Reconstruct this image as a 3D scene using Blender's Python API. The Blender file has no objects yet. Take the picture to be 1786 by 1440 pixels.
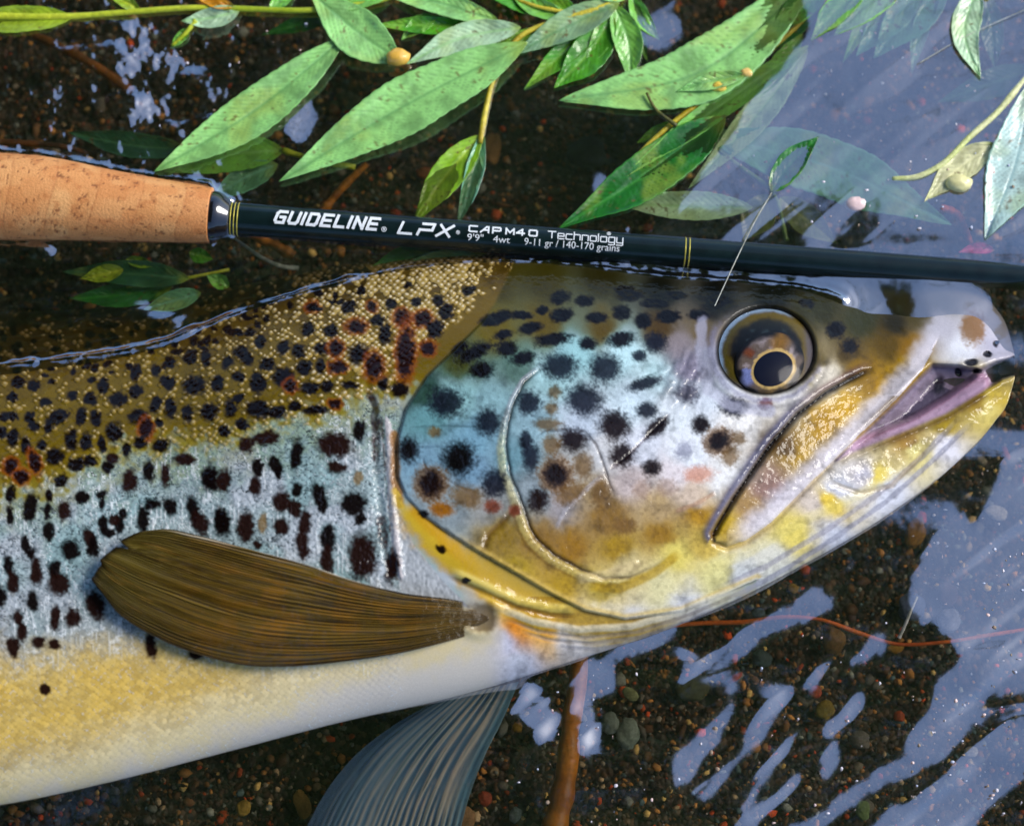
import bpy, math
import numpy as np
from mathutils import Vector

# ------------------------------------------------------------------ camera, sky, sun, exposure
SC = bpy.context.scene
W_PX, H_PX = 1786.0, 1440.0
FRAME_W = 0.30                       # metres of river seen across the frame at the water surface
S = FRAME_W / W_PX
D = 0.80                             # lens to water
TILT = math.radians(14.0)
CAM = np.array([0.0, -D * math.sin(TILT), D * math.cos(TILT)])
cam_d = bpy.data.cameras.new("camera")
cam_d.sensor_fit = 'HORIZONTAL'
cam_d.sensor_width = 36.0
cam_d.lens = 36.0 * D / FRAME_W
cam_d.clip_start = 0.01
cam_d.clip_end = 500.0
cam_d.dof.use_dof = True
cam_d.dof.focus_distance = D - 0.010
cam_d.dof.aperture_fstop = 7.0
cam = bpy.data.objects.new("camera", cam_d)
cam.location = CAM
cam.rotation_euler = (TILT, 0, 0)
SC.collection.objects.link(cam)
SC.camera = cam

SUN_DIR = Vector((0.72, 0.22, 0.66)).normalized()     # towards the sun
world = bpy.data.worlds.new("World")
SC.world = world
world.use_nodes = True
wn = world.node_tree
bgn = wn.nodes["Background"]
sky = wn.nodes.new("ShaderNodeTexSky")
sky.sky_type = 'NISHITA'
sky.sun_disc = False
sky.sun_elevation = math.asin(SUN_DIR.z)
sky.sun_rotation = math.atan2(SUN_DIR.x, SUN_DIR.y)
sky.air_density = 1.0
sky.dust_density = 1.6
sky.ozone_density = 5.5
wn.links.new(sky.outputs[0], bgn.inputs[0])
bgn.inputs[1].default_value = 0.15

sun_d = bpy.data.lights.new("sun", 'SUN')
sun_d.energy = 2.3
sun_d.angle = math.radians(26.0)
sun_d.color = (1.0, 0.95, 0.87)
sun = bpy.data.objects.new("sun", sun_d)
sun.rotation_euler = (-SUN_DIR).to_track_quat('-Z', 'Y').to_euler()
sun.location = (2, 2, 4)
SC.collection.objects.link(sun)

vs = SC.view_settings
vs.view_transform = 'Standard'
vs.look = 'None'
vs.gamma = 1.0
vs.use_curve_mapping = False
vs.exposure = 0.5
SC.cycles.max_bounces = 8
SC.cycles.transparent_max_bounces = 12
SC.cycles.use_denoising = True

rng = np.random.default_rng(7)

# ------------------------------------------------------------------ helpers
def at(px, py, z_mm):
    """picture point + height above the water (mm) -> world metres"""
    px = np.asarray(px, float); py = np.asarray(py, float); z = np.asarray(z_mm, float) * 1e-3
    px, py, z = np.broadcast_arrays(px, py, z)
    u = (px - W_PX / 2) * S
    v = (H_PX / 2 - py) * S
    dx = u
    dy = v * math.cos(TILT) + D * math.sin(TILT)
    dz = v * math.sin(TILT) - D * math.cos(TILT)
    t = (z - CAM[2]) / dz
    return np.stack([CAM[0] + t * dx, CAM[1] + t * dy, z], -1)

def to_px(x, y, z=0.0):
    yy = y - CAM[1]; zz = z - CAM[2]
    depth = yy * math.sin(TILT) - zz * math.cos(TILT)
    up = yy * math.cos(TILT) + zz * math.sin(TILT)
    return W_PX / 2 + x * D / depth / S, H_PX / 2 - up * D / depth / S

_tab = np.random.default_rng(3).random((256, 256)) * 2 - 1
def noise(x, y):
    x = np.asarray(x, float); y = np.asarray(y, float)
    xi = np.floor(x).astype(int); yi = np.floor(y).astype(int)
    fx = x - xi; fy = y - yi
    fx = fx * fx * (3 - 2 * fx); fy = fy * fy * (3 - 2 * fy)
    a = _tab[xi & 255, yi & 255]; b = _tab[(xi + 1) & 255, yi & 255]
    c = _tab[xi & 255, (yi + 1) & 255]; d = _tab[(xi + 1) & 255, (yi + 1) & 255]
    return (a * (1 - fx) + b * fx) * (1 - fy) + (c * (1 - fx) + d * fx) * fy
def fbm(x, y, o=3):
    r = 0; a = 0.6
    for k in range(o):
        r = r + a * noise(x + 17.3 * k, y - 9.1 * k); x = x * 2.03; y = y * 2.03; a *= 0.5
    return r
def sstep(a, b, x):
    t = np.clip((x - a) / (b - a), 0, 1)
    return t * t * (3 - 2 * t)
def lin(r, g, b):
    c = np.array([r, g, b], float) / 255.0
    return np.where(c <= 0.04045, c / 12.92, ((c + 0.055) / 1.055) ** 2.4)
def curve1(pts):
    """smooth 1-D interpolation through (x, y) points"""
    p = np.array(pts, float); X = p[:, 0]; Y = p[:, 1]
    m = np.gradient(Y, X)
    def f(x):
        x = np.clip(np.asarray(x, float), X[0], X[-1])
        i = np.clip(np.searchsorted(X, x, side='right') - 1, 0, len(X) - 2)
        h = X[i + 1] - X[i]; t = (x - X[i]) / h
        return ((2*t**3 - 3*t**2 + 1) * Y[i] + (t**3 - 2*t**2 + t) * h * m[i]
                + (-2*t**3 + 3*t**2) * Y[i + 1] + (t**3 - t**2) * h * m[i + 1])
    return f
def spline(pts, n):
    """smooth polyline through points of any dimension"""
    p = np.array(pts, float)
    d = np.r_[0, np.cumsum(np.linalg.norm(np.diff(p[:, :2], axis=0), axis=1))]
    t = np.linspace(0, d[-1], n)
    return np.stack([curve1(np.c_[d, p[:, k]])(t) for k in range(p.shape[1])], -1)
def pdist(X, Y, pts, reach=60):
    """distance to a polyline, side (+ right of travel on screen) and parameter along it"""
    p = np.array(pts, float)
    dist = np.full(X.shape, 1e9); side = np.ones(X.shape); par = np.zeros(X.shape)
    idx = np.nonzero((X > p[:, 0].min() - reach) & (X < p[:, 0].max() + reach) &
                     (Y > p[:, 1].min() - reach) & (Y < p[:, 1].max() + reach))[0]
    x = X[idx]; y = Y[idx]
    bd = np.full(x.shape, 1e18); bs = np.zeros(x.shape); bp = np.zeros(x.shape)
    L = np.r_[0, np.cumsum(np.linalg.norm(np.diff(p, axis=0), axis=1))]
    for k in range(len(p) - 1):
        ax, ay = p[k]; ex, ey = p[k + 1] - p[k]; l2 = ex * ex + ey * ey + 1e-9
        t = np.clip(((x - ax) * ex + (y - ay) * ey) / l2, 0, 1)
        qx = x - ax - t * ex; qy = y - ay - t * ey
        d2 = qx * qx + qy * qy
        m = d2 < bd
        bd[m] = d2[m]; bs[m] = np.sign(ex * (y - ay) - ey * (x - ax))[m]; bp[m] = ((L[k] + t * (L[k+1]-L[k])) / L[-1])[m]
    dist[idx] = np.sqrt(bd); side[idx] = bs; par[idx] = bp
    return dist, side, par
def inside(X, Y, poly):
    p = np.array(poly, float); r = np.zeros(X.shape, bool); n = len(p)
    for k in range(n):
        x1, y1 = p[k]; x2, y2 = p[(k + 1) % n]
        if y1 == y2: continue
        c = (y1 > Y) != (y2 > Y)
        r ^= c & (X < (x2 - x1) * (Y - y1) / (y2 - y1) + x1)
    return r

def mesh(name, verts, faces, mat, parent=None, col=None, smooth=True, uv=None):
    """faces: int array (n,3) or (n,4), or a list of such arrays"""
    me = bpy.data.meshes.new(name)
    fl = faces if isinstance(faces, list) else [faces]
    fl = [np.asarray(f, np.int32) for f in fl if len(f)]
    verts = np.ascontiguousarray(verts, np.float32)
    me.vertices.add(len(verts)); me.vertices.foreach_set("co", verts.ravel())
    loops = np.concatenate([f.ravel() for f in fl])
    sizes = np.concatenate([np.full(len(f), f.shape[1], np.int32) for f in fl])
    starts = np.r_[0, np.cumsum(sizes)[:-1]].astype(np.int32)
    me.loops.add(len(loops)); me.loops.foreach_set("vertex_index", loops)
    me.polygons.add(len(sizes)); me.polygons.foreach_set("loop_start", starts)
    me.polygons.foreach_set("use_smooth", np.full(len(sizes), smooth))
    me.update(calc_edges=True); me.validate()
    if col is not None:
        ca = me.color_attributes.new("Col", 'FLOAT_COLOR', 'POINT')
        c4 = np.ones((len(verts), 4), np.float32); c4[:, :3] = np.clip(col, 0, 1)
        ca.data.foreach_set("color", c4.ravel())
    if mat is not None: me.materials.append(mat)
    o = bpy.data.objects.new(name, me)
    SC.collection.objects.link(o)
    if parent is not None: put(o, parent)
    return o
def put(o, parent):
    """parent a part without moving it (things sit at translations only)"""
    o.parent = parent
    o.matrix_parent_inverse = parent.matrix_basis.inverted()
def tag(o, label=None, cat=None, group=None, kind=None):
    if label: o["label"] = label
    if cat: o["category"] = cat
    if group: o["group"] = group
    if kind: o["kind"] = kind
    return o
def empty(name, loc):
    o = bpy.data.objects.new(name, None)
    o.location = [float(c) for c in loc]; o.empty_display_size = 0.01
    SC.collection.objects.link(o)
    return o
def grid_faces(nr, nc, off=0, flip=False, wrap=False):
    r = np.arange(nr - 1)[:, None]; c = np.arange(nc if wrap else nc - 1)[None, :]
    a = r * nc + c; b = r * nc + (c + 1) % nc
    q = np.stack([a, b, b + nc, a + nc], -1).reshape(-1, 4) + off
    return q[:, ::-1] if flip else q
def tube(pts, rad, seg=10, cap=True):
    """pts (n,3) world, rad (n,) world -> verts, faces"""
    p = np.asarray(pts, float); n = len(p); rad = np.broadcast_to(rad, (n,))
    t = np.gradient(p, axis=0); t /= np.linalg.norm(t, axis=1)[:, None]
    a = np.cross(t, [0, 0, 1.0]); a /= np.linalg.norm(a, axis=1)[:, None] + 1e-12
    b = np.cross(a, t)
    th = np.linspace(0, 2 * np.pi, seg, endpoint=False)
    v = p[:, None] + rad[:, None, None] * (np.cos(th)[None, :, None] * a[:, None] + np.sin(th)[None, :, None] * b[:, None])
    v = v.reshape(-1, 3); f = [grid_faces(n, seg, wrap=True)]
    if cap:
        v = np.r_[v, p[:1], p[-1:]]
        i = np.arange(seg); j = (i + 1) % seg
        f.append(np.r_[np.stack([j, i, np.full(seg, n * seg)], -1), np.stack([i + (n-1)*seg, j + (n-1)*seg, np.full(seg, n * seg + 1)], -1)])
    return v, f

# ------------------------------------------------------------------ materials
def new_mat(name):
    m = bpy.data.materials.new(name); m.use_nodes = True
    nt = m.node_tree
    return m, nt, nt.nodes["Principled BSDF"]
def attr_mat(name, rough=0.4, spec=0.5, coat=0.0, coat_r=0.05, bump=None, film=None, sss=0.0, hue_noise=None, trans=None):
    """colour from the Col attribute, with fine procedural grain and relief"""
    m, nt, b = new_mat(name)
    a = nt.nodes.new("ShaderNodeVertexColor"); a.layer_name = "Col"
    out = a.outputs[0]
    tc = nt.nodes.new("ShaderNodeTexCoord")
    if hue_noise:
        n = nt.nodes.new("ShaderNodeTexNoise"); n.inputs["Scale"].default_value = hue_noise[0]; n.inputs["Detail"].default_value = 3
        nt.links.new(tc.outputs["Object"], n.inputs["Vector"])
        r = nt.nodes.new("ShaderNodeMapRange"); r.inputs[1].default_value = 0.25; r.inputs[2].default_value = 0.75
        r.inputs[3].default_value = 1 - hue_noise[1]; r.inputs[4].default_value = 1 + hue_noise[1]
        nt.links.new(n.outputs[0], r.inputs[0])
        mx = nt.nodes.new("ShaderNodeVectorMath"); mx.operation = 'SCALE'
        nt.links.new(out, mx.inputs[0]); nt.links.new(r.outputs[0], mx.inputs["Scale"])
        out = mx.outputs[0]
    nt.links.new(out, b.inputs["Base Color"])
    b.inputs["Roughness"].default_value = rough
    b.inputs["Specular IOR Level"].default_value = spec
    b.inputs["Coat Weight"].default_value = coat
    b.inputs["Coat Roughness"].default_value = coat_r
    if sss:
        b.inputs["Subsurface Weight"].default_value = sss
        b.inputs["Subsurface Radius"].default_value = (0.002, 0.001, 0.0007)
        b.inputs["Subsurface Scale"].default_value = 1.0
    if bump:
        n = nt.nodes.new("ShaderNodeTexNoise"); n.inputs["Scale"].default_value = bump[0]; n.inputs["Detail"].default_value = 4
        nt.links.new(tc.outputs["Object"], n.inputs["Vector"])
        bp = nt.nodes.new("ShaderNodeBump"); bp.inputs["Strength"].default_value = bump[1]; bp.inputs["Distance"].default_value = bump[2]
        nt.links.new(n.outputs[0], bp.inputs["Height"])
        nt.links.new(bp.outputs[0], b.inputs["Normal"])
        if film is None: nt.links.new(bp.outputs[0], b.inputs["Coat Normal"])
    if film:                                              # the water film is smoother and wavier than the skin below it
        n = nt.nodes.new("ShaderNodeTexNoise"); n.inputs["Scale"].default_value = film[0]; n.inputs["Detail"].default_value = 2
        nt.links.new(tc.outputs["Object"], n.inputs["Vector"])
        bp = nt.nodes.new("ShaderNodeBump"); bp.inputs["Strength"].default_value = film[1]; bp.inputs["Distance"].default_value = film[2]
        nt.links.new(n.outputs[0], bp.inputs["Height"]); nt.links.new(bp.outputs[0], b.inputs["Coat Normal"])
    if trans:
        t = nt.nodes.new("ShaderNodeBsdfTransparent"); mixs = nt.nodes.new("ShaderNodeMixShader")
        mixs.inputs[0].default_value = trans
        nt.links.new(b.outputs[0], mixs.inputs[1]); nt.links.new(t.outputs[0], mixs.inputs[2])
        nt.links.new(mixs.outputs[0], nt.nodes["Material Output"].inputs[0])
    return m
def clear_mat(name, tint, f0, rough=0.02, bump=None):
    """clear wet surface: what lies behind shows through, the sky mirrors on top by the Fresnel law"""
    m, nt, b = new_mat(name)
    nt.nodes.remove(b)
    tr = nt.nodes.new("ShaderNodeBsdfTransparent"); tr.inputs[0].default_value = (*tint, 1)
    gl = nt.nodes.new("ShaderNodeBsdfGlossy"); gl.inputs["Roughness"].default_value = rough
    gl.inputs[0].default_value = (1, 1, 1, 1)
    lw_ = nt.nodes.new("ShaderNodeLayerWeight"); lw_.inputs[0].default_value = 0.5      # facing = 1 - |cos|
    pw = nt.nodes.new("ShaderNodeMath"); pw.operation = 'POWER'; pw.inputs[1].default_value = 5.0
    nt.links.new(lw_.outputs["Facing"], pw.inputs[0])
    fr = nt.nodes.new("ShaderNodeMath"); fr.operation = 'MULTIPLY_ADD'; fr.inputs[1].default_value = 1 - f0; fr.inputs[2].default_value = f0
    nt.links.new(pw.outputs[0], fr.inputs[0])
    mx = nt.nodes.new("ShaderNodeMixShader")
    nt.links.new(fr.outputs[0], mx.inputs[0]); nt.links.new(tr.outputs[0], mx.inputs[1]); nt.links.new(gl.outputs[0], mx.inputs[2])
    nt.links.new(mx.outputs[0], nt.nodes["Material Output"].inputs[0])
    if bump:
        tc = nt.nodes.new("ShaderNodeTexCoord")
        n = nt.nodes.new("ShaderNodeTexNoise"); n.inputs["Scale"].default_value = bump[0]; n.inputs["Detail"].default_value = 2
        nt.links.new(tc.outputs["Object"], n.inputs["Vector"])
        bp = nt.nodes.new("ShaderNodeBump"); bp.inputs["Strength"].default_value = bump[1]; bp.inputs["Distance"].default_value = bump[2]
        nt.links.new(n.outputs[0], bp.inputs["Height"])
        nt.links.new(bp.outputs[0], gl.inputs["Normal"])
    return m
def flat_mat(name, c, rough=0.5, spec=0.5, coat=0.0, metal=0.0, noise_amt=0.15, scale=400.0):
    m, nt, b = new_mat(name)
    tc = nt.nodes.new("ShaderNodeTexCoord")
    n = nt.nodes.new("ShaderNodeTexNoise"); n.inputs["Scale"].default_value = scale; n.inputs["Detail"].default_value = 4
    nt.links.new(tc.outputs["Object"], n.inputs["Vector"])
    cr = nt.nodes.new("ShaderNodeValToRGB")
    cr.color_ramp.elements[0].position = 0.3; cr.color_ramp.elements[1].position = 0.7
    cr.color_ramp.elements[0].color = (*[k * (1 - noise_amt) for k in c], 1)
    cr.color_ramp.elements[1].color = (*[min(1, k * (1 + noise_amt)) for k in c], 1)
    nt.links.new(n.outputs[0], cr.inputs[0]); nt.links.new(cr.outputs[0], b.inputs["Base Color"])
    b.inputs["Roughness"].default_value = rough; b.inputs["Specular IOR Level"].default_value = spec
    b.inputs["Coat Weight"].default_value = coat; b.inputs["Coat Roughness"].default_value = 0.05
    b.inputs["Metallic"].default_value = metal
    return m

M_SKIN = attr_mat("wet_trout_skin", rough=0.42, spec=0.06, coat=0.42, coat_r=0.07, bump=(2600.0, 0.2, 0.0002), film=(380.0, 0.32, 0.0012), hue_noise=(3200.0, 0.11))
M_FIN = attr_mat("wet_fin", rough=0.42, spec=0.06, coat=0.6, bump=(2500.0, 0.3, 0.0002), film=(500.0, 0.5, 0.001))
M_FIN2 = attr_mat("clear_fin", rough=0.5, spec=0.2, trans=0.35, bump=(900.0, 0.3, 0.0005))
M_EYE = attr_mat("eye_tissue", rough=0.4, spec=0.04, coat=0.05, hue_noise=(2500.0, 0.25))
M_LEAF = attr_mat("willow_leaf", rough=0.42, spec=0.35, coat=0.5, coat_r=0.1, bump=(700.0, 0.22, 0.0005), hue_noise=(900.0, 0.12))
M_STONE = attr_mat("river_stone", rough=0.6, spec=0.15, bump=(1500.0, 0.4, 0.0004), hue_noise=(1400.0, 0.35))
M_CORK = attr_mat("cork", rough=0.62, spec=0.35, coat=0.12, coat_r=0.3, bump=(1400.0, 0.5, 0.0004), hue_noise=(1700.0, 0.12))
M_TWIG = attr_mat("twig_bark", rough=0.4, spec=0.4, bump=(1200.0, 0.5, 0.0004), hue_noise=(700.0, 0.25))
M_WATER = clear_mat("river_water", (0.86, 0.82, 0.74), 0.40, 0.075)
M_CORNEA = clear_mat("cornea", (0.96, 0.96, 0.96), 0.006, 0.05)

# ------------------------------------------------------------------ fish outline (needed by water and gravel too)
YU = curve1([(-2700,790),(-2200,735),(-1600,650),(-1000,590),(-400,558),(0,545),(150,538),(300,520),(450,492),(600,462),(750,442),
             (900,436),(1100,444),(1300,458),(1450,468),(1600,476),(1690,496),(1735,535),(1758,575),(1770,620)])
YL = curve1([(-2700,960),(-2200,1090),(-1600,1280),(-1000,1400),(-400,1432),(0,1405),(200,1362),(400,1310),(600,1258),(800,1213),(1000,1152),
             (1200,1083),(1400,985),(1550,896),(1680,795),(1735,735),(1760,695),(1770,660)])
HH = curve1([(-2700,6),(-2200,12),(-1600,22),(-800,31),(0,35),(700,35),(1000,31),(1300,24),(1500,17),(1650,11),(1740,7),(1770,3)])
YW = curve1([(-2700,800),(-1600,700),(-600,650),(0,640),(140,625),(270,602),(420,545),(550,505),(700,471),(850,456),(1000,463),(1150,482),
             (1300,492),(1400,503),(1460,520),(1520,545),(1600,550),(1700,555),(1770,618)])
ZB = curve1([(-2700,-16),(-1000,-8),(0,-3),(600,-2),(1000,0.3),(1400,1.0),(1770,0.5)])
def chord(x):
    yu = YU(x); yl = YL(x); h = HH(x); zb = ZB(x)
    vw = np.clip((YW(x) - yu) / (yl - yu), 0.005, 0.6)
    zd = -(h * 2 * np.sqrt(vw * (1 - vw)) + vw * zb) / (1 - vw)
    return yu, yl, h, np.maximum(zd, -26), zb
def zbody(x, y):
    yu, yl, h, zd, zb = chord(x)
    v = np.clip((y - yu) / (yl - yu), 0, 1)
    return zd * (1 - v) + zb * v + h * 2 * np.sqrt(v * (1 - v))
BED = -30.0

# ------------------------------------------------------------------ riverbed and gravel
def ax_grid(lo, hi, fine, far, n):
    core = np.arange(lo, hi + fine / 2, fine)
    g = np.geomspace(fine * 2, far, n)
    return np.r_[(lo - g)[::-1], core, hi + g]
bx = ax_grid(-0.24, 0.24, 0.004, 60.0, 26); by = ax_grid(-0.2, 0.2, 0.004, 60.0, 26)
GX, GY = np.meshgrid(bx, by)
gz = BED * 1e-3 + 0.0015 * fbm(GX * 60, GY * 60) - 0.002
bank = sstep(0.9, 2.2, -GX) * 0.35 + sstep(2.5, 6.0, np.hypot(GX, GY)) * 0.0
gz = gz + bank + 0.05 * bank * fbm(GX * 3, GY * 3)
bv = np.stack([GX, GY, gz], -1).reshape(-1, 3)
m, nt, b = new_mat("gravel_bed")
tc = nt.nodes.new("ShaderNodeTexCoord")
vo = nt.nodes.new("ShaderNodeTexVoronoi"); vo.inputs["Scale"].default_value = 620
nt.links.new(tc.outputs["Object"], vo.inputs["Vector"])
sep = nt.nodes.new("ShaderNodeSeparateColor"); nt.links.new(vo.outputs["Color"], sep.inputs[0])
cr = nt.nodes.new("ShaderNodeValToRGB"); nt.links.new(sep.outputs[0], cr.inputs[0])
cr.color_ramp.elements[0].color = (0.015, 0.01, 0.006, 1); cr.color_ramp.elements[1].color = (0.22, 0.13, 0.07, 1)
e = cr.color_ramp.elements.new(0.5); e.color = (0.04, 0.025, 0.014, 1)
e = cr.color_ramp.elements.new(0.8); e.color = (0.07, 0.04, 0.022, 1)
nt.links.new(cr.outputs[0], b.inputs["Base Color"]); b.inputs["Roughness"].default_value = 0.6
bp = nt.nodes.new("ShaderNodeBump"); bp.inputs["Distance"].default_value = 0.0006; bp.invert = True
nt.links.new(vo.outputs["Distance"], bp.inputs["Height"]); nt.links.new(bp.outputs[0], b.inputs["Normal"])
bed = mesh("riverbed", bv, grid_faces(len(by), len(bx)), m)
tag(bed, "dark brown gravel riverbed under shallow water", kind="structure")

_t = (1 + 5 ** 0.5) / 2
ICO_V = np.array([[-1,_t,0],[1,_t,0],[-1,-_t,0],[1,-_t,0],[0,-1,_t],[0,1,_t],[0,-1,-_t],[0,1,-_t],[_t,0,-1],[_t,0,1],[-_t,0,-1],[-_t,0,1]]) / math.hypot(1, _t)
ICO_F = np.array([[0,11,5],[0,5,1],[0,1,7],[0,7,10],[0,10,11],[1,5,9],[5,11,4],[11,10,2],[10,7,6],[7,1,8],[3,9,4],[3,4,2],[3,2,6],[3,6,8],[3,8,9],[4,9,5],[2,4,11],[6,2,10],[8,6,7],[9,8,1]])
PAL = np.array([lin(*c) for c in [(38,28,20),(58,40,26),(24,20,18),(80,56,34),(110,76,40),(70,66,58),(96,88,74),(150,104,52),(126,54,26),(168,66,30),(60,74,74),(100,102,92),(176,146,84),(140,120,90),(46,34,30),(30,24,20)]])
PW = np.array([14,16,14,12,8,8,5,5,3.5,1.8,3.5,4,2,3,9,12.0]); PW /= PW.sum()
def grains(n, rlo, rhi, z0, seedr):
    r_ = np.random.default_rng(seedr)
    x = r_.uniform(-190, 1976, n * 2); y = r_.uniform(-170, 1610, n * 2)
    yu, yl, *_ = chord(np.clip(x, -2700, 1769))
    keep = ~((x < 1740) & (y > yu + 45) & (y < yl - 70))
    x = x[keep][:n]; y = y[keep][:n]; n = len(x)
    rad = np.exp(r_.uniform(np.log(rlo), np.log(rhi), n)) * S
    c = at(x, y, BED + z0 + r_.uniform(-0.6, 0.6, n))
    sc = r_.uniform(0.5, 1.6, (n, 3)); sc[:, 2] *= 0.6
    jit = 1 + r_.uniform(-0.3, 0.3, (n, 12, 1))
    v = ICO_V[None] * jit * sc[:, None] * rad[:, None, None]
    a = r_.uniform(0, 6.283, n); ca, sa = np.cos(a)[:, None], np.sin(a)[:, None]
    v = np.stack([v[..., 0] * ca - v[..., 1] * sa, v[..., 0] * sa + v[..., 1] * ca, v[..., 2]], -1) + c[:, None]
    f = (ICO_F[None] + 12 * np.arange(n)[:, None, None]).reshape(-1, 3)
    col = 1.8 * PAL[r_.choice(len(PAL), n, p=PW)] * r_.uniform(0.65, 1.35, (n, 1))
    col = np.repeat(col, 12, 0) * r_.uniform(0.8, 1.2, (n * 12, 1))
    return v.reshape(-1, 3), f, col
parts_ = [grains(30000, 2.2, 4.8, 0.2, 1), grains(7000, 4.0, 8.0, 0.6, 2), grains(500, 8, 13, 0.9, 3)]
vv, ff, cc, off = [], [], [], 0
for v, f, c in parts_:
    vv.append(v); ff.append(f + off); cc.append(c); off += len(v)
gr = mesh("gravel", np.concatenate(vv), np.concatenate(ff), M_STONE, col=np.concatenate(cc))
tag(gr, "fine brown, black and rust coloured gravel on the bottom", "gravel", kind="stuff")

# ------------------------------------------------------------------ water surface: ripples that tilt towards open sky
SKY_POLYS = [
 [(1616,960),(1589,1010),(1579,1061),(1606,1081),(1633,1074),(1636,1108),(1680,1125),(1676,1155),(1636,1175),(1623,1229),(1586,1279),(1576,1323),
  (1522,1333),(1478,1373),(1438,1410),(1381,1434),(1360,1470),(1421,1460),(1475,1420),(1515,1380),(1582,1360),(1629,1333),(1673,1299),(1720,1239),(1723,1209),(1850,1212),
  (1850,770),(1790,785),(1753,791),(1738,830),(1722,879),(1700,915),(1661,885),(1639,919)],
 [(1490,1470),(1508,1440),(1542,1407),(1589,1397),(1650,1356),(1707,1296),(1786,1245),(1850,1230),(1850,1330),(1786,1360),(1750,1387),(1723,1417),(1700,1470)],
 [(1273,1185),(1290,1229),(1263,1289),(1203,1373),(1170,1380),(1176,1316),(1240,1256),(1262,1225)],
 [(1354,1185),(1384,1195),(1377,1235),(1344,1276),(1297,1330),(1236,1400),(1206,1403),(1220,1373),(1287,1316),(1310,1262),(1330,1229)],
 [(1465,1128),(1421,1161),(1404,1222),(1381,1279),(1337,1330),(1283,1420),(1303,1427),(1364,1326),(1391,1272),(1416,1222),(1432,1165)],
 [(1398,1323),(1374,1360),(1280,1450),(1320,1450),(1392,1363)],
 [(1508,1202),(1498,1240),(1445,1285),(1442,1270),(1488,1218)],
 [(1465,1289),(1468,1330),(1435,1372),(1424,1343),(1445,1300)],
 [(1186,1121),(1210,1145),(1262,1140),(1285,1104),(1347,1070),(1418,1023),(1458,1038),(1458,1063),(1404,1082),(1327,1112),(1272,1158),(1186,1186)],
 [(1522,1111),(1552,1094),(1549,1141),(1482,1164),(1476,1145)],
 [(892,1245),(919,1195),(953,1212),(976,1245),(973,1292),(946,1296),(915,1260)],
 [(996,1208),(1027,1148),(1077,1148),(1077,1215),(1043,1232),(1040,1306),(1020,1336),(1008,1296)],
 [(889,1356),(939,1310),(950,1316),(926,1344)],
 [(1053,1135),(1127,1092),(1174,1082),(1192,1094),(1175,1120),(1087,1153)],
 [(1460,488),(1464,556),(1500,590),(1546,602),(1556,545),(1520,498)],
 [(1592,520),(1586,570),(1612,600),(1690,588),(1752,560),(1722,506),(1660,482),(1615,486)],
 [(1410,60),(1300,200),(1200,330),(1140,400),(1130,446),(1290,446),(1400,436),(1600,426),(1860,410),(1860,-90),(1400,-90)],
 [(191,30),(279,40),(284,64),(202,62)],[(191,74),(322,87),(343,118),(290,112),(235,131),(202,136)],[(218,151),(250,160),(299,163),(296,205),(228,222)],
 [(339,181),(386,148),(437,140),(400,172),(352,194)],[(84,134),(114,148),(118,228),(84,232),(90,180)],[(470,215),(510,190),(547,161),(560,200),(544,235),(515,249)],
 [(450,101),(487,70),(506,77),(470,113)],[(78,534),(140,545),(180,525),(268,522),(266,552),(190,540),(130,556),(80,545)],[(285,560),(320,545),(345,560),(305,580)],
 [(0,540),(20,536),(24,556),(6,566)],[(1060,20),(1120,30),(1180,10),(1200,60),(1150,90),(1100,60)],[(1040,300),(1062,310),(1050,340),(1020,360)],
 [(60,430),(110,426),(105,445),(80,450)],[(178,435),(215,440),(245,425),(250,445),(215,455)],
 [(255,330),(350,310),(372,328),(395,345),(330,320),(260,338)],
]
STEP = 0.0005
fx = np.arange(-0.172, 0.172 + 1e-9, STEP); fy = np.arange(-0.140, 0.150 + 1e-9, STEP)
FX, FY = np.meshgrid(fx, fy)
PX, PY = to_px(FX, FY)
wob = 9 * fbm(PX / 60, PY / 60); wob2 = 9 * fbm(PX / 60 + 40, PY / 60)
msk = np.zeros(FX.shape, bool)
for p in SKY_POLYS:
    msk |= inside(PX + wob, PY + wob2, p)
ky = np.fft.fftfreq(FX.shape[0], STEP)[:, None] * 2 * np.pi; kx = np.fft.fftfreq(FX.shape[1], STEP)[None, :] * 2 * np.pi
k2 = kx ** 2 + ky ** 2
def blur(a, s): return np.real(np.fft.ifft2(np.fft.fft2(a) * np.exp(-k2 * s * s / 2)))
msk &= ~inside(PX + wob * 0.5, PY + wob2 * 0.5, [(1130,452),(1300,442),(1450,448),(1600,442),(1860,425),(1860,560),(1780,530),(1700,494),(1600,476),(1450,482),(1300,494),(1130,486)])
Mk = blur(msk.astype(float), 0.0014)
CROWN_H = 2.4
EDGE_PX = lambda y: 1150.0 + 330.0 * sstep(420, 760, y)      # crown edge as the still water would mirror it
ED = EDGE_PX(PY)
v_sky = np.maximum(PX + 10, ED + 360); v_dark = np.minimum(PX, ED - 330)
across = PX * 0.62 + PY * 0.78; along = PX * 0.78 - PY * 0.62
streak = fbm(across / 26, along / 190, 2)
v_sky = v_sky + 1500 * sstep(0.05, 0.5, streak) * sstep(600, 900, PX) * (0.35 + 0.65 * sstep(500, 800, PY))
vp = Mk * v_sky + (1 - Mk) * v_dark
gx = -(vp - PX) * S * (1 + CROWN_H / (D * math.cos(TILT))) / (2 * CROWN_H)
gx = gx * (1 + 0.7 * sstep(800, 500, PX) * Mk)
win = (sstep(-0.172, -0.160, FX) * sstep(0.172, 0.160, FX) * sstep(-0.140, -0.130, FY) * sstep(0.150, 0.138, FY))
T = np.fft.fft2(gx * win)
lam = 0.03; eps = (2 * np.pi / 0.10) ** 2 * 0.05
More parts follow.
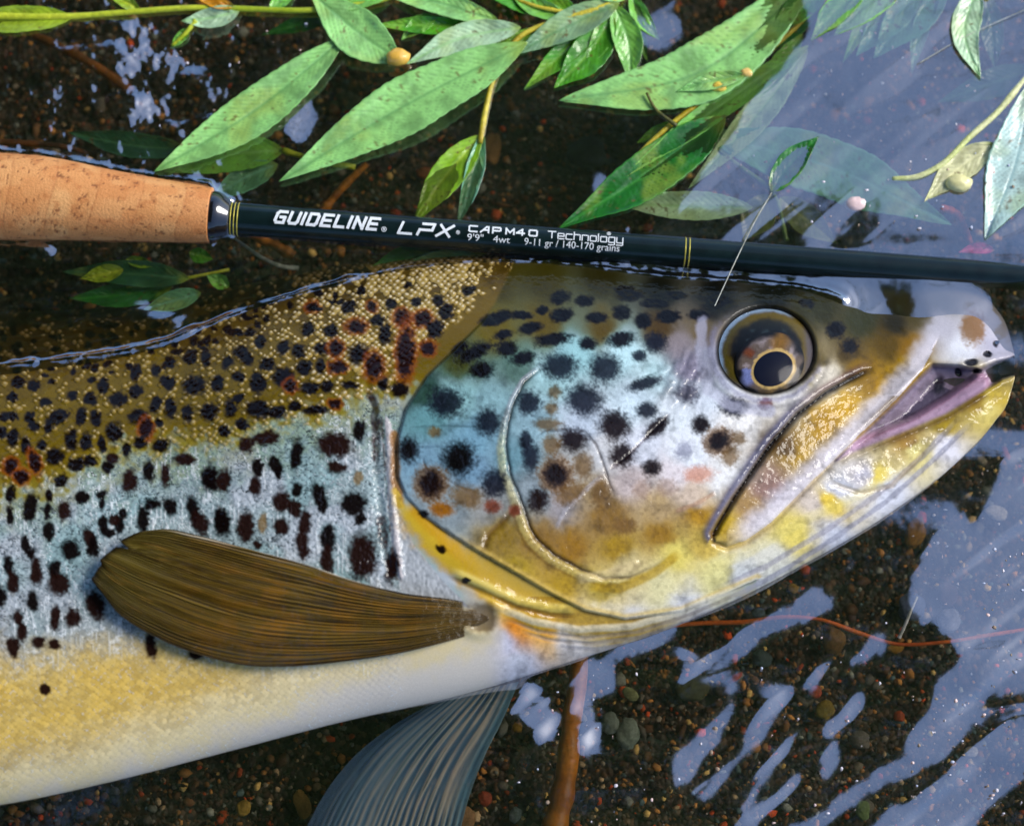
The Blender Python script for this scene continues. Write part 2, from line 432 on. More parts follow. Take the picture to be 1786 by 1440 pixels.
Hs = np.real(np.fft.ifft2(np.conj(1j * kx) * T / (kx ** 2 + lam * ky ** 2 + eps)))
Hs = Hs - Hs.mean()
# light chop everywhere, stronger in the riffle at the upper left
chop = sstep(700, 200, PX) * sstep(420, 260, PY)
rp = PX * 0.8 + PY * 0.6 + 26 * fbm(PX / 120, PY / 120)
Hs += win * sstep(1000, 1250, PX) * (0.000010 * np.sin(rp / 7.0 + 3 * fbm(PX / 60, PY / 60)) * sstep(-0.3, 0.4, fbm(PX / 90, PY / 90 + 5)))
Hs += win * (0.00003 * fbm(PX / 34, PY / 34) + 0.00045 * chop * fbm(PX / 22, PY / 26) + 0.000005 * fbm(PX / 9, PY / 9, 2))
# meniscus and tiny capillary rings where things break the surface
wl_x = np.linspace(-100, 1470, 120)
men_lines = [np.c_[wl_x, YW(wl_x)], np.array([(-40,262),(60,268),(200,297),(365,322),(380,340),(400,350)]), np.array([(-40,419),(200,422),(368,425),(400,410)]),
             np.array([(400,350),(800,382),(1090,404)]), np.array([(400,410),(800,441),(1090,460)])]
for k, ml in enumerate(men_lines):
    d, s_, t_ = pdist(PX.ravel(), PY.ravel(), ml, 70)
    d = d.reshape(PX.shape)
    w = 0.7 + 0.4 * fbm(PX / 40 + 7 * k, PY / 40)
    amp = (0.0019, 0.0014, 0.0010, 0.0004, 0.0005)[k]
    Hs += win * w * amp * (np.exp(-d / (12.5 if k < 3 else 7.0)) + 0.12 * np.cos(d / 3.2 + 2 * fbm(PX / 30, PY / 30)) * np.exp(-d / 18.0))
wx = np.r_[(fx[0] - np.geomspace(0.001, 60, 30))[::-1], fx, fx[-1] + np.geomspace(0.001, 60, 30)]
wy = np.r_[(fy[0] - np.geomspace(0.001, 60, 30))[::-1], fy, fy[-1] + np.geomspace(0.001, 60, 30)]
WX, WY = np.meshgrid(wx, wy)
WZ = np.zeros(WX.shape); WZ[30:30 + len(fy), 30:30 + len(fx)] = Hs * win
water = mesh("water", np.stack([WX, WY, WZ], -1).reshape(-1, 3), grid_faces(len(wy), len(wx)), M_WATER)
tag(water, "clear shallow river water with sky reflections and ripples", kind="structure")

# ------------------------------------------------------------------ the trout
# spots: x, y, rx, ry, tilt(deg), kind
SP = """
296 631 8 8 0 k;272 645 7 10 15 k;237 650 8 12 10 k;331 626 9 8 0 k;358 625 7 13 0 k;291 667 10 11 0 k;338 672 16 14 0 k;378 670 9 12 0 k;180 672 9 12 0 k;237 683 11 10 0 k;
206 697 13 12 0 k;157 695 8 9 0 k;125 690 8 7 0 k;78 701 8 7 0 k;58 672 8 9 0 k;29 668 10 7 0 k;20 692 8 7 0 k;271 706 8 12 0 k;298 712 9 15 0 k;326 721 7 13 0 k;364 719 14 12 0 k;
167 729 9 12 0 k;141 727 7 14 20 k;101 726 17 10 -25 k;84 743 7 10 15 k;53 726 9 9 0 k;58 742 8 9 0 k;22 724 10 7 0 k;7 726 7 7 0 k;241 726 15 10 -10 k;254 746 9 13 0 r;200 754 12 14 0 k;278 737 6 6 0 k;
4 754 7 9 0 k;22 764 9 13 10 k;124 767 8 15 0 k;150 771 9 13 0 k;177 775 6 12 0 k;74 775 8 7 0 k;46 777 7 12 0 k;242 771 9 10 0 k;222 784 6 12 0 k;280 777 13 10 0 k;94 797 13 12 0 k;132 809 13 10 -10 k;
157 804 10 7 0 k;197 800 9 9 20 m;188 815 8 8 0 k;18 812 10 10 0 r;60 806 7 16 -15 r;36 831 10 9 0 r;107 838 9 9 0 k;260 822 9 14 0 k;226 838 12 16 0 m;322 802 16 8 0 m;289 829 8 16 0 m;365 833 12 20 0 k;
390 838 10 17 0 m;19 861 6 13 0 k;17 900 5 15 0 k;53 885 10 21 8 k;84 865 6 9 0 k;83 892 5 11 0 k;85 926 8 13 0 k;112 891 10 15 0 m;143 867 10 9 0 k;177 863 7 7 0 k;180 912 7 12 0 k;188 928 10 7 0 k;
208 916 8 13 0 k;215 896 5 9 0 k;178 881 5 9 0 k;199 906 8 8 0 m;249 905 8 22 0 k;267 880 12 8 -15 k;296 882 10 13 0 k;336 885 9 19 -12 k;349 912 11 19 -15 m;387 909 11 21 -10 k;155 938 9 18 -15 m;
163 955 9 15 0 k;124 960 13 15 0 k;45 950 7 13 -10 k;54 966 5 8 0 k;15 985 7 15 -10 k;22 1015 9 17 0 m;63 995 9 21 0 m;98 992 9 14 0 k;104 1017 15 17 -20 m;57 1046 8 15 0 k;2 1039 7 15 0 k;
96 1077 7 17 0 m;128 1077 11 13 0 m;31 1077 7 13 0 m;37 1102 8 13 0 m;166 1055 14 22 -25 m;22 1129 9 14 0 m;67 1120 9 8 0 m;94 1124 8 7 0 m;264 1129 8 18 -8 m;343 1138 11 9 0 m;77 1202 8 8 0 m;
454 595 8 8 0 k;436 579 7 6 0 k;494 607 8 12 20 k;521 611 10 11 0 k;421 614 10 9 0 k;430 626 9 10 0 k;396 633 8 10 15 k;466 636 11 8 0 k;538 574 9 10 0 k;577 577 10 9 0 k;561 608 11 9 -15 k;586 608 10 10 0 r;
622 569 13 9 0 r;659 558 10 9 0 k;671 583 9 15 10 k;625 617 16 14 0 k;702 554 12 11 0 r;738 556 12 11 0 r;758 574 12 14 20 k;707 617 12 34 3 r;746 607 10 10 0 r;653 639 13 17 0 r;590 640 12 9 0 r;530 640 11 11 0 k;
559 639 8 11 0 k;416 657 8 8 0 k;449 668 12 14 0 k;494 657 16 14 0 k;507 672 9 9 0 r;541 677 14 9 0 k;570 673 9 9 0 k;608 671 13 6 0 k;669 671 8 9 0 k;696 680 12 11 0 k;449 713 16 14 0 k;402 711 9 13 0 k;
483 718 14 9 0 k;416 693 8 7 0 k;514 709 11 7 0 k;550 715 17 7 0 k;423 740 9 8 0 k;391 751 8 8 0 k;382 666 6 9 0 k;584 704 9 6 0 r;682 530 9 8 0 k;608 536 10 9 0 k;546 536 9 7 0 r;649 534 8 7 0 r;763 523 10 8 0 k;
725 525 7 6 0 k;711 496 6 5 0 k;779 543 11 13 25 k;430 776 12 12 0 m;463 763 19 10 -10 m;450 816 9 13 0 k;445 847 8 16 0 m;479 810 9 15 -25 k;486 825 7 9 0 k;517 792 9 22 5 k;584 776 25 18 0 m;586 814 14 9 0 m;
627 751 9 15 0 k;369 836 9 14 0 k;385 908 11 20 -5 k;428 919 13 22 0 m;492 873 13 17 0 m;490 919 11 13 0 m;514 886 9 13 -20 m;531 912 9 18 0 m;527 944 9 16 5 m;530 963 8 10 0 m;557 865 11 19 -20 k;563 880 7 12 0 k;
617 877 18 17 0 k;629 904 8 9 0 k;573 937 12 20 0 k;570 977 9 22 0 m;631 968 21 33 0 m;684 989 10 24 10 m;624 834 6 11 0 t;519 854 7 10 0 k;450 948 7 6 0 m;458 912 6 14 0 t;
817 507 10 7 0 k;866 556 24 9 -18 k;911 550 15 6 8 k;946 541 9 6 0 k;977 519 14 9 -10 k;979 550 16 10 -10 k;1019 525 13 8 0 k;1040 553 15 8 0 k;924 572 18 8 -12 k;877 584 13 7 -15 k;884 608 16 11 -10 k;
964 592 27 9 -6 k;1025 599 13 9 0 k;829 614 26 10 -28 k;801 607 14 7 -35 k;840 646 17 12 -10 k;913 625 18 10 -12 k;976 639 25 19 0 b;1055 641 22 21 0 b;779 702 25 21 0 b;922 702 17 17 0 b;967 684 9 9 0 t;
962 711 9 9 0 t;1018 697 26 21 0 b;852 735 18 19 0 b;955 740 19 9 0 t;758 753 10 7 0 t;1072 742 22 21 0 m;917 769 9 15 0 b;800 800 23 23 0 k;751 843 18 19 0 h;812 865 23 17 15 t;863 843 18 20 0 b;
770 888 17 11 0 o;712 785 15 17 0 k;926 798 12 20 0 b;1000 767 19 16 0 m;962 776 13 15 0 t;969 827 18 18 0 h;1016 812 14 18 0 t;938 872 14 17 0 m;994 861 22 13 -25 t;1047 861 14 21 0 t;859 883 12 9 0 r2;898 890 8 8 0 r2;
740 895 7 5 30 k;769 957 9 5 35 k;814 1011 6 4 0 k;1099 515 19 8 -5 k;1141 529 19 6 0 k;1085 545 13 11 0 k;1122 559 13 11 0 k;1166 552 17 9 0 k;1218 550 15 8 0 k;1083 592 20 11 -8 k;1143 597 17 14 0 b;
1114 621 10 8 0 b;1125 668 24 9 -18 b;1199 686 15 13 0 b;1128 715 15 11 0 b;1278 709 19 14 10 b;1334 704 9 8 0 r2;1222 740 13 13 0 m;1145 745 22 10 -38 m;1253 769 16 14 -25 h;1289 765 9 9 0 t;1193 785 12 12 0 g;
1273 796 12 14 25 t;1085 794 18 16 -30 m;1137 816 14 11 0 m;1219 827 21 11 -5 s;1163 850 15 13 0 f;1119 854 13 13 0 f;1090 917 16 11 0 t;1458 576 13 12 0 k;1482 603 12 10 0 k;1406 529 11 6 10 k;1697 572 17 24 0 t2;
1090 505 14 6 0 k;1180 515 14 5 0 k;1260 525 14 5 0 k
"""
SPOT_COL = {'k': (lin(22,10,8), None), 'r': (lin(38,14,8), lin(150,80,20)), 'm': (lin(44,22,16), None), 'b': (lin(36,38,54), None), 't': (lin(134,104,54), None),
            'h': (lin(40,18,14), lin(150,112,60)), 'o': (lin(160,112,30), None), 'r2': (lin(146,92,70), None), 'g': (lin(150,152,180), None), 's': (lin(220,158,132), None),
            'f': (lin(176,150,130), None), 't2': (lin(150,110,50), None)}
HEAD_PTS = """870 480 84 76 16;950 490 78 72 16;1050 490 62 58 16;1150 510 36 36 16;1250 520 30 30 16;1350 510 36 38 20;1430 540 70 68 30;860 570 118 106 22;950 565 112 98 26;1050 570 106 90 20;1150 570 98 78 22;1220 580 125 108 70;
800 630 88 92 48;740 690 66 96 84;900 640 104 134 122;750 730 104 166 170;800 690 150 206 206;850 700 142 190 196;820 760 124 180 202;950 660 172 222 224;1000 620 154 212 216;1080 610 190 235 240;1150 650 204 248 250;
930 740 152 194 206;1020 740 196 212 228;1100 700 212 236 246;1180 720 236 246 250;1180 600 156 146 146;1200 640 148 140 156;740 800 124 170 192;830 820 124 170 196;900 800 114 164 176;780 870 152 168 174;850 880 166 166 162;
930 850 152 168 174;1000 800 186 186 182;1050 780 214 214 214;1120 780 226 230 240;1200 790 240 245 250;1290 730 252 248 242;1260 830 248 246 242;1180 830 234 224 224;1100 840 208 194 190;1030 860 172 152 118;980 880 172 166 166;
1060 900 154 124 66;1150 880 194 170 130;1210 870 224 204 184;880 940 154 130 60;950 940 154 124 64;1000 950 166 130 50;1080 950 176 146 46;1150 930 166 132 46;1220 900 194 154 46;900 1000 180 156 46;980 1030 186 156 50;
1050 1030 208 184 96;1100 990 226 208 156;1180 970 234 216 126;1230 950 224 196 106;1150 1020 234 224 176;1250 1000 234 224 162;1050 1065 238 224 190;950 1065 204 174 66;880 1050 224 190 74;900 1085 250 164 46;950 1090 250 190 96;
1000 1110 230 222 216;870 1120 216 216 234;900 1170 214 214 224;1100 1100 224 224 230;1200 1060 226 226 230;1350 980 230 226 210;1300 1000 226 226 222;1450 930 216 216 224;1550 860 226 226 234;1650 780 234 230 234;1720 710 214 196 120;
1380 930 234 214 122;1450 880 238 208 92;1530 830 238 214 112;1600 790 234 220 152;1650 740 190 164 44;1700 690 164 136 30;1740 690 196 172 70;1580 770 186 152 84;1510 830 210 206 214;1470 850 214 214 220;1420 880 220 206 192;
1270 920 208 176 64;1310 880 182 152 104;1340 850 162 134 124;1400 800 196 162 64;1370 780 116 92 46;1440 740 190 152 36;1480 720 206 166 26;1540 680 192 152 18;1580 640 182 148 26;1590 600 154 120 20;1500 650 152 122 26;
1550 600 114 94 20;1480 620 96 80 30;1640 520 150 148 140;1640 570 208 204 210;1680 600 246 246 250;1720 580 200 196 204;1740 600 186 182 196;1560 560 66 60 24;1500 560 76 76 40;1600 540 100 90 46;1420 480 40 42 22;1600 490 80 76 50;
1420 640 120 105 50;1440 660 235 225 205;1380 690 245 240 232;1240 620 150 150 160;1230 690 220 230 240"""
GILL = [(905,430),(885,480),(862,530),(842,560),(800,602),(745,655),(708,712),(692,770),(693,830),(708,866),(740,900),(775,925),(830,960),(900,1000),(960,1035),(1020,1065),(1090,1080),(1190,1066),(1320,1010)]
PREOP = [(960,632),(940,640),(912,662),(893,695),(880,735),(873,780),(878,825),(893,862),(904,890),(912,918),(926,945),(960,975),(1010,1002),(1055,1015),(1100,1011),(1150,988),(1200,962)]
MAX_U = [(1530,637),(1480,662),(1440,684),(1390,722),(1345,773),(1310,823),(1280,868),(1256,908),(1244,930)]
MAX_L = [(1244,930),(1248,944),(1268,951),(1300,940),(1345,908),(1400,852),(1450,803),(1500,754),(1560,697),(1606,645),(1624,612)]
MOUTH = [(1446,812),(1500,757),(1560,700),(1602,656),(1626,634),(1670,636),(1706,642),(1738,630),(1790,618),(1790,648),(1748,662),(1712,686),(1650,724),(1570,758),(1490,790)]
EYE = (1336.0, 612.0)

def fish_surface(X, Y):
    """relief (mm) and colour (linear) of the trout's upward side at picture points X, Y"""
    dz = np.zeros(X.shape)
    n1 = fbm(X / 45, Y / 45); n2 = fbm(X / 14 + 50, Y / 14); n3 = noise(X / 4.5, Y / 4.5)
    # ---- body colours
    f1 = curve1([(-2700,900),(-1000,960),(-300,915),(0,872),(100,848),(200,803),(300,790),(400,775),(480,752),(560,738),(640,704),(700,690),(1800,690)])
    f2 = curve1([(-2700,930),(-1000,1120),(-300,1135),(0,1125),(150,1105),(250,1092),(400,1108),(650,1120),(800,1110),(1800,1100)])
    f3 = curve1([(-2700,950),(-1000,1340),(-300,1365),(0,1330),(150,1290),(300,1240),(450,1198),(600,1163),(700,1128),(800,1105),(900,1090),(1800,1080)])
    yw = Y + 22 * n1 + 16 * n2
    y1 = f1(X); y2 = f2(X); y3 = f3(X) + 40 * sstep(620, 300, X)
    u = np.clip((y1 - Y) / (y1 - YU(np.clip(X, -2700, 1770)) + 1), 0, 1)
    col = np.empty(X.shape + (3,))
    col[:] = lin(112, 94, 20)
    def mix(c, m):
        nonlocal col
        col = col + (np.asarray(c) - col) * np.clip(m, 0, 1)[..., None]
    mix(lin(140, 118, 24), sstep(0.25, 0.0, u) * 0.7)
    mix(lin(118, 96, 40), sstep(400, 560, X) * sstep(0.2, 0.5, u) * 0.5)
    mix(lin(84, 66, 18), sstep(0.5, 0.85, u + 0.15 * n1))
    mix(lin(40, 34, 14), sstep(0.8, 1.0, u + 0.1 * n1))
    mix(lin(150, 142, 66), sstep(-45, 10, yw - y1) * 0.8)
    silver = sstep(-32, 48, yw - y1 + 14 * n2 + 26 * noise(X / 9.0 + 20, Y / 9.0))
    mix(lin(160, 184, 184), silver)
    mix(lin(196, 198, 208), silver * sstep(0.1, 0.6, noise(X / 60 + 9, Y / 50)) * 0.6)
    mix(lin(136, 184, 184), silver * sstep(0.1, 0.6, noise(X / 52 + 99, Y / 44)) * 0.6)
    mix(lin(150, 146, 88), silver * sstep(95, 10, yw - y1 + 30 * noise(X / 14 + 5, Y / 14)) * 0.5)
    mix(lin(166, 168, 166), sstep(-110, -10, yw - y2) * 0.75)
    mix(lin(212, 182, 112), sstep(-30, 60, yw - y2))
    mix(lin(224, 184, 92), sstep(30, 90, yw - y2 + 20 * n1) * sstep(600, 350, X) * (0.6 + 0.4 * n1))
    mix(lin(150, 118, 40), sstep(240, 60, X) * sstep(-70, -30, yw - y3) * 0.6)
    mix(lin(226, 214, 180), sstep(380, 640, X) * sstep(-30, 40, yw - y2) * 0.85)
    mix(lin(226, 206, 158), sstep(-90, 10, yw - y3))
    mix(lin(214, 204, 190), sstep(0, 70, yw - y3))
    # ---- head colours by control points
    dg, sg, tg = pdist(X, Y, GILL, 260)
    head = np.where(dg < 1e8, sstep(-3.0, 4.0, -sg * dg), (X > 900).astype(float))
    head = np.where((X > 1320) | ((X > 1000) & (Y < 560)), 1.0, head)
    throat = (X > 840) & (Y > 1040)
    hm = np.maximum(head, np.where(throat, sstep(840, 900, X), 0))
    idx = np.nonzero(hm > 0.001)[0]
    hp = np.array([[float(k) for k in q.split()] for q in HEAD_PTS.replace("\n", "").split(";")])
    hc = np.array([lin(*q) for q in hp[:, 2:]])
    num = np.zeros((len(idx), 3)); den = np.zeros(len(idx))
    wx_ = X[idx] + 12 * n1[idx] + 5 * n2[idx]; wy_ = Y[idx] + 12 * fbm(X[idx] / 40 + 80, Y[idx] / 40) + 4 * n2[idx]
    for q, c in zip(hp, hc):
        d2 = ((wx_ - q[0]) ** 2 + (wy_ - q[1]) ** 2) / 900.0 + 0.02
        w = d2 ** -1.8
        num += w[:, None] * c; den += w
    hcol = np.zeros(col.shape); hcol[idx] = num / den[:, None]
    col = col + (hcol - col) * hm[..., None]
    # ---- scales on the body (staggered rows, free edge towards the tail)
    body = (1 - hm) * sstep(712, 690, X - 0.0 * Y + np.where(Y < 640, -(640 - Y) * 1.2, 0))
    px_, py_ = 13.5, 11.5
    sx = X + 5.0 * fbm(X / 30, Y / 30 + 11) + 1.6 * n2; sy = Y + 0.13 * X + 5.0 * fbm(X / 30 + 60, Y / 30) + 1.6 * fbm(X / 16, Y / 16 + 30)
    best = np.full(X.shape, 9.0); lx = np.zeros(X.shape); ly = np.zeros(X.shape); cid = np.zeros(X.shape); cid2 = np.zeros(X.shape)
    for o in (0, 1):
        i = np.round((sx - o * px_ / 2) / px_); j = np.round((sy - o * py_ / 2) / py_)
        h_ = np.abs(np.sin(i * 127.1 + j * 311.7 + o * 74.7) * 43758.5453) % 1.0
        g_ = np.abs(np.sin(i * 269.5 + j * 183.3 + o * 31.7) * 23421.631) % 1.0
        ddx = (sx - o * px_ / 2 - i * px_) / px_ + 0.24 * (h_ - 0.5); ddy = (sy - o * py_ / 2 - j * py_) / py_ + 0.24 * (g_ - 0.5)
        r = ddx ** 2 + ddy ** 2; mm = r < best
        best[mm] = r[mm]; lx[mm] = ddx[mm]; ly[mm] = ddy[mm]
        cid[mm] = h_[mm]; cid2[mm] = g_[mm]
    rr = np.sqrt(best) * 2
    dome = np.clip(1 - (rr / 1.15) ** 2, 0, 1)
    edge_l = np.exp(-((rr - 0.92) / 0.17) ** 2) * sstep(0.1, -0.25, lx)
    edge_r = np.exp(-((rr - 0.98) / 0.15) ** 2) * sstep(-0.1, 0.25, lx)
    upper = sstep(20, -25, yw - y1)
    pearl_p = 0.42 + 0.5 * sstep(430, 640, X) * sstep(690, 590, Y) - 0.12 * sstep(300, 60, X)
    pearl_p = pearl_p - 0.9 * sstep(58, 6, dg + 10 * n2) * (sg > 0)
    psz = 0.42 + 0.34 * cid2 + 0.16 * sstep(500, 680, X)
    pearl = (cid < pearl_p) * sstep(psz + 0.14, psz - 0.1, rr) * upper * body
    rn = 1 - np.abs(noise(X / 6.5 + 3 * n2, Y / 12.0 + 40)); rw = 1 - np.abs(noise(X / 7.5 + 70, Y / 13.0 + 3 * n2))
    dz += body * (0.20 * dome * (0.5 - 1.1 * lx)) * (0.35 + 0.35 * silver) + body * silver * sstep(-90, 40, y2 - yw) * 0.14 * (sstep(0.7, 1, rw) - sstep(0.8, 1, rn)) + 0.34 * pearl * dome
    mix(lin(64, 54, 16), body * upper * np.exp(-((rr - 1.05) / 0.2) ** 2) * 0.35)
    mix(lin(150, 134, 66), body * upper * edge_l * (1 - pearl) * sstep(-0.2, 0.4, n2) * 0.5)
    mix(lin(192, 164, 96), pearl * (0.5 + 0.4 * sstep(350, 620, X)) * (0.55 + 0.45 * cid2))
    mix(lin(244, 228, 196), pearl * sstep(0.5, 0.1, np.hypot(lx - 0.06, ly + 0.1) * 2.2) * (0.3 + 0.6 * sstep(350, 620, X)))  # highlight painted near the centre of each pearl
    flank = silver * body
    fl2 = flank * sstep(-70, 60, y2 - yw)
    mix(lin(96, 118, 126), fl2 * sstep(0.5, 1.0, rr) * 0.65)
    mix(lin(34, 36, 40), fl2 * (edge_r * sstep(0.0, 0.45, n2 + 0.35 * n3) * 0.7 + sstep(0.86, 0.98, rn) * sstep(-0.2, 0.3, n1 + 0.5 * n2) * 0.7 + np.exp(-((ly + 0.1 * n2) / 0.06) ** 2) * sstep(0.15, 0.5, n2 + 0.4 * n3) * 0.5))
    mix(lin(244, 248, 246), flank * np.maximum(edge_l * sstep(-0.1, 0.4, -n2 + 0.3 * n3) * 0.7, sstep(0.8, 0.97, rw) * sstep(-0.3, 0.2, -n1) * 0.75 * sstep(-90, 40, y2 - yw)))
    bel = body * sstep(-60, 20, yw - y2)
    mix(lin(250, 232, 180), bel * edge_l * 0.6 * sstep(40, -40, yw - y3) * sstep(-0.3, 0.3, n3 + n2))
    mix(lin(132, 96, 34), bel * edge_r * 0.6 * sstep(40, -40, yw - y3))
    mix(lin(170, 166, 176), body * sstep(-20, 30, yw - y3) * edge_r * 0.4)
    col *= (1 + body * (0.35 * (cid - 0.5)) * sstep(30, -30, yw - y3))[..., None]
    # ---- structures at the gill: dark slot, pale strip, yellow shoulder band
    d, s_, t_ = pdist(X, Y, [(640,672),(650,700),(656,742),(655,800),(661,870),(669,944),(680,1000)])
    sw = 7.0 + 5.5 * noise(Y / 26 + 4, X * 0 + 2) + 3.5 * n2
    mix(lin(60, 24, 18), sstep(2.0, -5.0, d - sw + 5 * n2) * (0.7 + 0.3 * n3) * sstep(-0.55, -0.1, noise(Y / 34 + 9, X / 60)) * sstep(0, 0.08, t_) * sstep(1, 0.9, t_)); dz -= 0.6 * np.exp(-(d / 8.0) ** 2)
    mix(lin(30, 18, 16), sstep(9, 2, d + 9 * n2) * sstep(0.34, 0.2, t_) * sstep(0.0, 0.08, t_) * 0.75)
    pale = (1 - head) * inside(X, Y, [(672,720),(690,760),(688,860),(700,900),(722,950),(770,1010),(820,1060),(700,1030),(684,960),(676,880)])
    mix(lin(178, 180, 182) * (1 + 0.25 * n3)[..., None], pale * 0.9)
    dz += pale * 0.12 * noise(X / 3.5, Y / 6.0)
    d, s_, t_ = pdist(X, Y, [(675,735),(680,800),(685,880),(692,950),(700,1005)])
    mix(lin(200, 192, 190), sstep(7, 3, d + 5 * n2) * 0.8); dz += 0.6 * np.exp(-(d / 6.0) ** 2)
    mix(lin(90, 56, 40), np.exp(-((s_ * d - 9) / 3.0) ** 2) * sstep(-0.1, 0.3, n2) * 0.7)
    d, s_, t_ = pdist(X, Y, [(688,760),(689,830),(698,880)])
    mix(lin(160, 116, 60), sstep(12, 4, d + 3 * n2) * 0.9)
    d, s_, t_ = pdist(X, Y, [(703,868),(730,906),(772,952),(830,1004),(885,1046),(940,1074)])
    mix(lin(206, 160, 44), sstep(46, 12, d + 10 * n2) * (1 - head) * sstep(0, 0.1, t_)); dz += 0.7 * np.exp(-(d / 22.0) ** 2) * (1 - head)
    mix(lin(232, 196, 70), sstep(16, 2, np.abs(s_ * d - 12) + 6 * n2) * (1 - head) * 0.6)
    mix(lin(190, 156, 50), (1 - head) * sstep(70, 30, dg + 10 * n2) * sstep(0.50, 0.58, tg) * sstep(0.95, 0.8, tg) * 0.9)
    # ---- gill cover lip and ridges
    dz += np.where(dg < 1e8, 1.5 * sstep(-2.5, 4.0, -sg * dg) * np.exp(-np.maximum(-sg * dg, 0) / 60.0), 0) * sstep(0.08, 0.16, tg) * sstep(0.98, 0.8, tg)
    low = sstep(0.5, 0.6, tg)
    mix(lin(40, 24, 12), np.exp(-(dg / (3.0 + 2.5 * n2 + 1.0)) ** 2) * (sg > 0) * sstep(0.16, 0.25, tg) * (0.42 + 0.45 * n1) * (dg < 1e8))
    mix(lin(226, 196, 120), np.exp(-((dg - 6) / 5.0) ** 2) * (sg < 0) * low * 0.7 * (dg < 1e8))
    d, s_, t_ = pdist(X, Y, PREOP)
    taper = sstep(0, 0.08, t_) * sstep(1.0, 0.75, t_)
    pwid = 3.5 + 4.0 * sstep(0.1, 0.35, t_) * sstep(0.85, 0.6, t_) + 1.2 * n2
    dz += taper * (0.26 * np.exp(-(d / pwid) ** 2) - 0.5 * np.exp(-((s_ * d + pwid * 1.4) / 4.0) ** 2))
    mix(lin(206, 190, 128) * (1 + 0.3 * n3)[..., None], taper * sstep(1.5, 0.6, d / pwid + 0.35 * n2) * 0.5 * sstep(0.12, 0.3, t_))
    mix(lin(186, 178, 190), taper * sstep(1.6, 0.7, d / pwid + 0.4 * n2) * 0.5 * sstep(0.3, 0.1, t_))
    mix(lin(46, 36, 24), taper * np.exp(-((s_ * d + pwid * 1.5) / 2.8) ** 2) * 0.75)
    mix(lin(110, 84, 40), taper * np.exp(-((s_ * d - pwid * 1.3) / 2.6) ** 2) * 0.4 * sstep(0.3, 0.5, t_))
    for pts, amp, w, c, k in [
        ([(905,872),(882,905),(852,932),(842,962)], -0.35, 6, lin(120,92,40), 0.5),
        ([(778,992),(830,1014),(900,1046),(960,1060),(1012,1063)], 0.6, 9, lin(236,216,130), 0.6),
        ([(776,1003),(830,1026),(900,1058),(960,1072),(1012,1073)], -0.5, 5, lin(130,96,20), 0.6),
        ([(850,1052),(930,1083),(1010,1097),(1100,1092),(1190,1066),(1300,1018)], 0.5, 7, lin(240,232,210), 0.6),
        ([(870,1075),(940,1101),(1020,1112),(1110,1102),(1200,1073),(1310,1025)], -0.35, 3.5, lin(160,150,140), 0.5),
        ([(900,1098),(960,1116),(1030,1122),(1120,1110),(1210,1080),(1320,1031)], -0.35, 3.5, lin(160,154,150), 0.5),
        ([(960,1128),(1040,1132),(1130,1118),(1220,1088),(1330,1037)], -0.3, 3.5, lin(166,162,164), 0.5),
        ([(1240,1030),(1340,985),(1440,925),(1530,862),(1610,795),(1680,720)], -0.35, 5, lin(170,166,176), 0.6),
        ([(1260,1050),(1350,1004),(1450,942),(1545,875),(1630,800),(1700,730)], -0.4, 5, lin(160,160,176), 0.65),
        ([(1200,1010),(1300,965),(1400,908),(1500,862),(1580,812)], 0.3, 10, lin(240,226,150), 0.3),
        ([(1440,838),(1500,860),(1556,846),(1600,800),(1622,770)], -0.4, 5, lin(180,160,120), 0.45),
        ([(1120,980),(1060,1002),(1000,1010)], 0.3, 10, lin(226,206,160), 0.6),
        ([(1190,960),(1140,1000),(1080,1026),(1020,1022)], 0.2, 9, lin(190,158,30), 0.7),
        ([(1056,825),(1020,855),(985,890),(968,925)], 0.25, 4, lin(200,196,200), 0.6),
        ([(930,765),(950,752),(990,748),(1020,752),(1040,775),(1053,810),(1062,840),(1075,870)], -0.25, 2.6, lin(70,60,60), 0.55),
        ([(1175,893),(1210,880),(1250,858)], 0.2, 4, lin(206,168,140), 0.6),
        ([(1060,822),(1100,790),(1150,740),(1175,715)], -0.25, 3, lin(110,86,86), 0.5),
        ([(710,745),(780,742),(840,745)], -0.1, 2, lin(70,110,115), 0.4),([(720,780),(790,778),(850,776)], -0.1, 2, lin(80,120,140), 0.4),
        ([(735,790),(742,815),(770,830),(800,848),(840,862)], -0.15, 2, lin(70,80,90), 0.4),
        ]:
        d, s_, t_ = pdist(X, Y, pts)
        tp = sstep(0, 0.12, t_) * sstep(1.0, 0.88, t_)
        dz += amp * tp * np.exp(-(d / w) ** 2)
        mix(c, k * tp * sstep(1.3 * w, 0.5 * w, d + 1.5 * n2))
    r = np.hypot((X - 838) / 40.0, (Y - 1076) / 34.0)
    dz += 0.9 * np.exp(-((r - 0.85) / 0.3) ** 2)
    mix(lin(96, 74, 40), sstep(1.1, 0.5, r + 0.3 * n2) * 0.75)
    # ---- spots
    hq = 1 - 0.55 * hm
    wxn = hq * (4.0 * n2 + 1.2 * n3); wyn = hq * (4.0 * fbm(X / 13 + 7, Y / 13 + 60) + 1.2 * noise(X / 5 + 31, Y / 5))
    hi = 0.5 * n3 + 0.5 * noise(X / 2.3, Y / 2.3 + 9)
    spots = [q.split() for q in SP.replace("\n", "").split(";") if q.strip()]
    r_ = np.random.default_rng(5)
    for k in range(260):
        a = r_.uniform(-1900, -25); yu = float(YU(a)); b_ = r_.uniform(yu + 40, yu + 0.62 * (float(YL(a)) - yu))
        spots.append([a, b_, r_.uniform(6, 11), r_.uniform(8, 17), r_.uniform(-15, 15), r_.choice(['k', 'm'])])
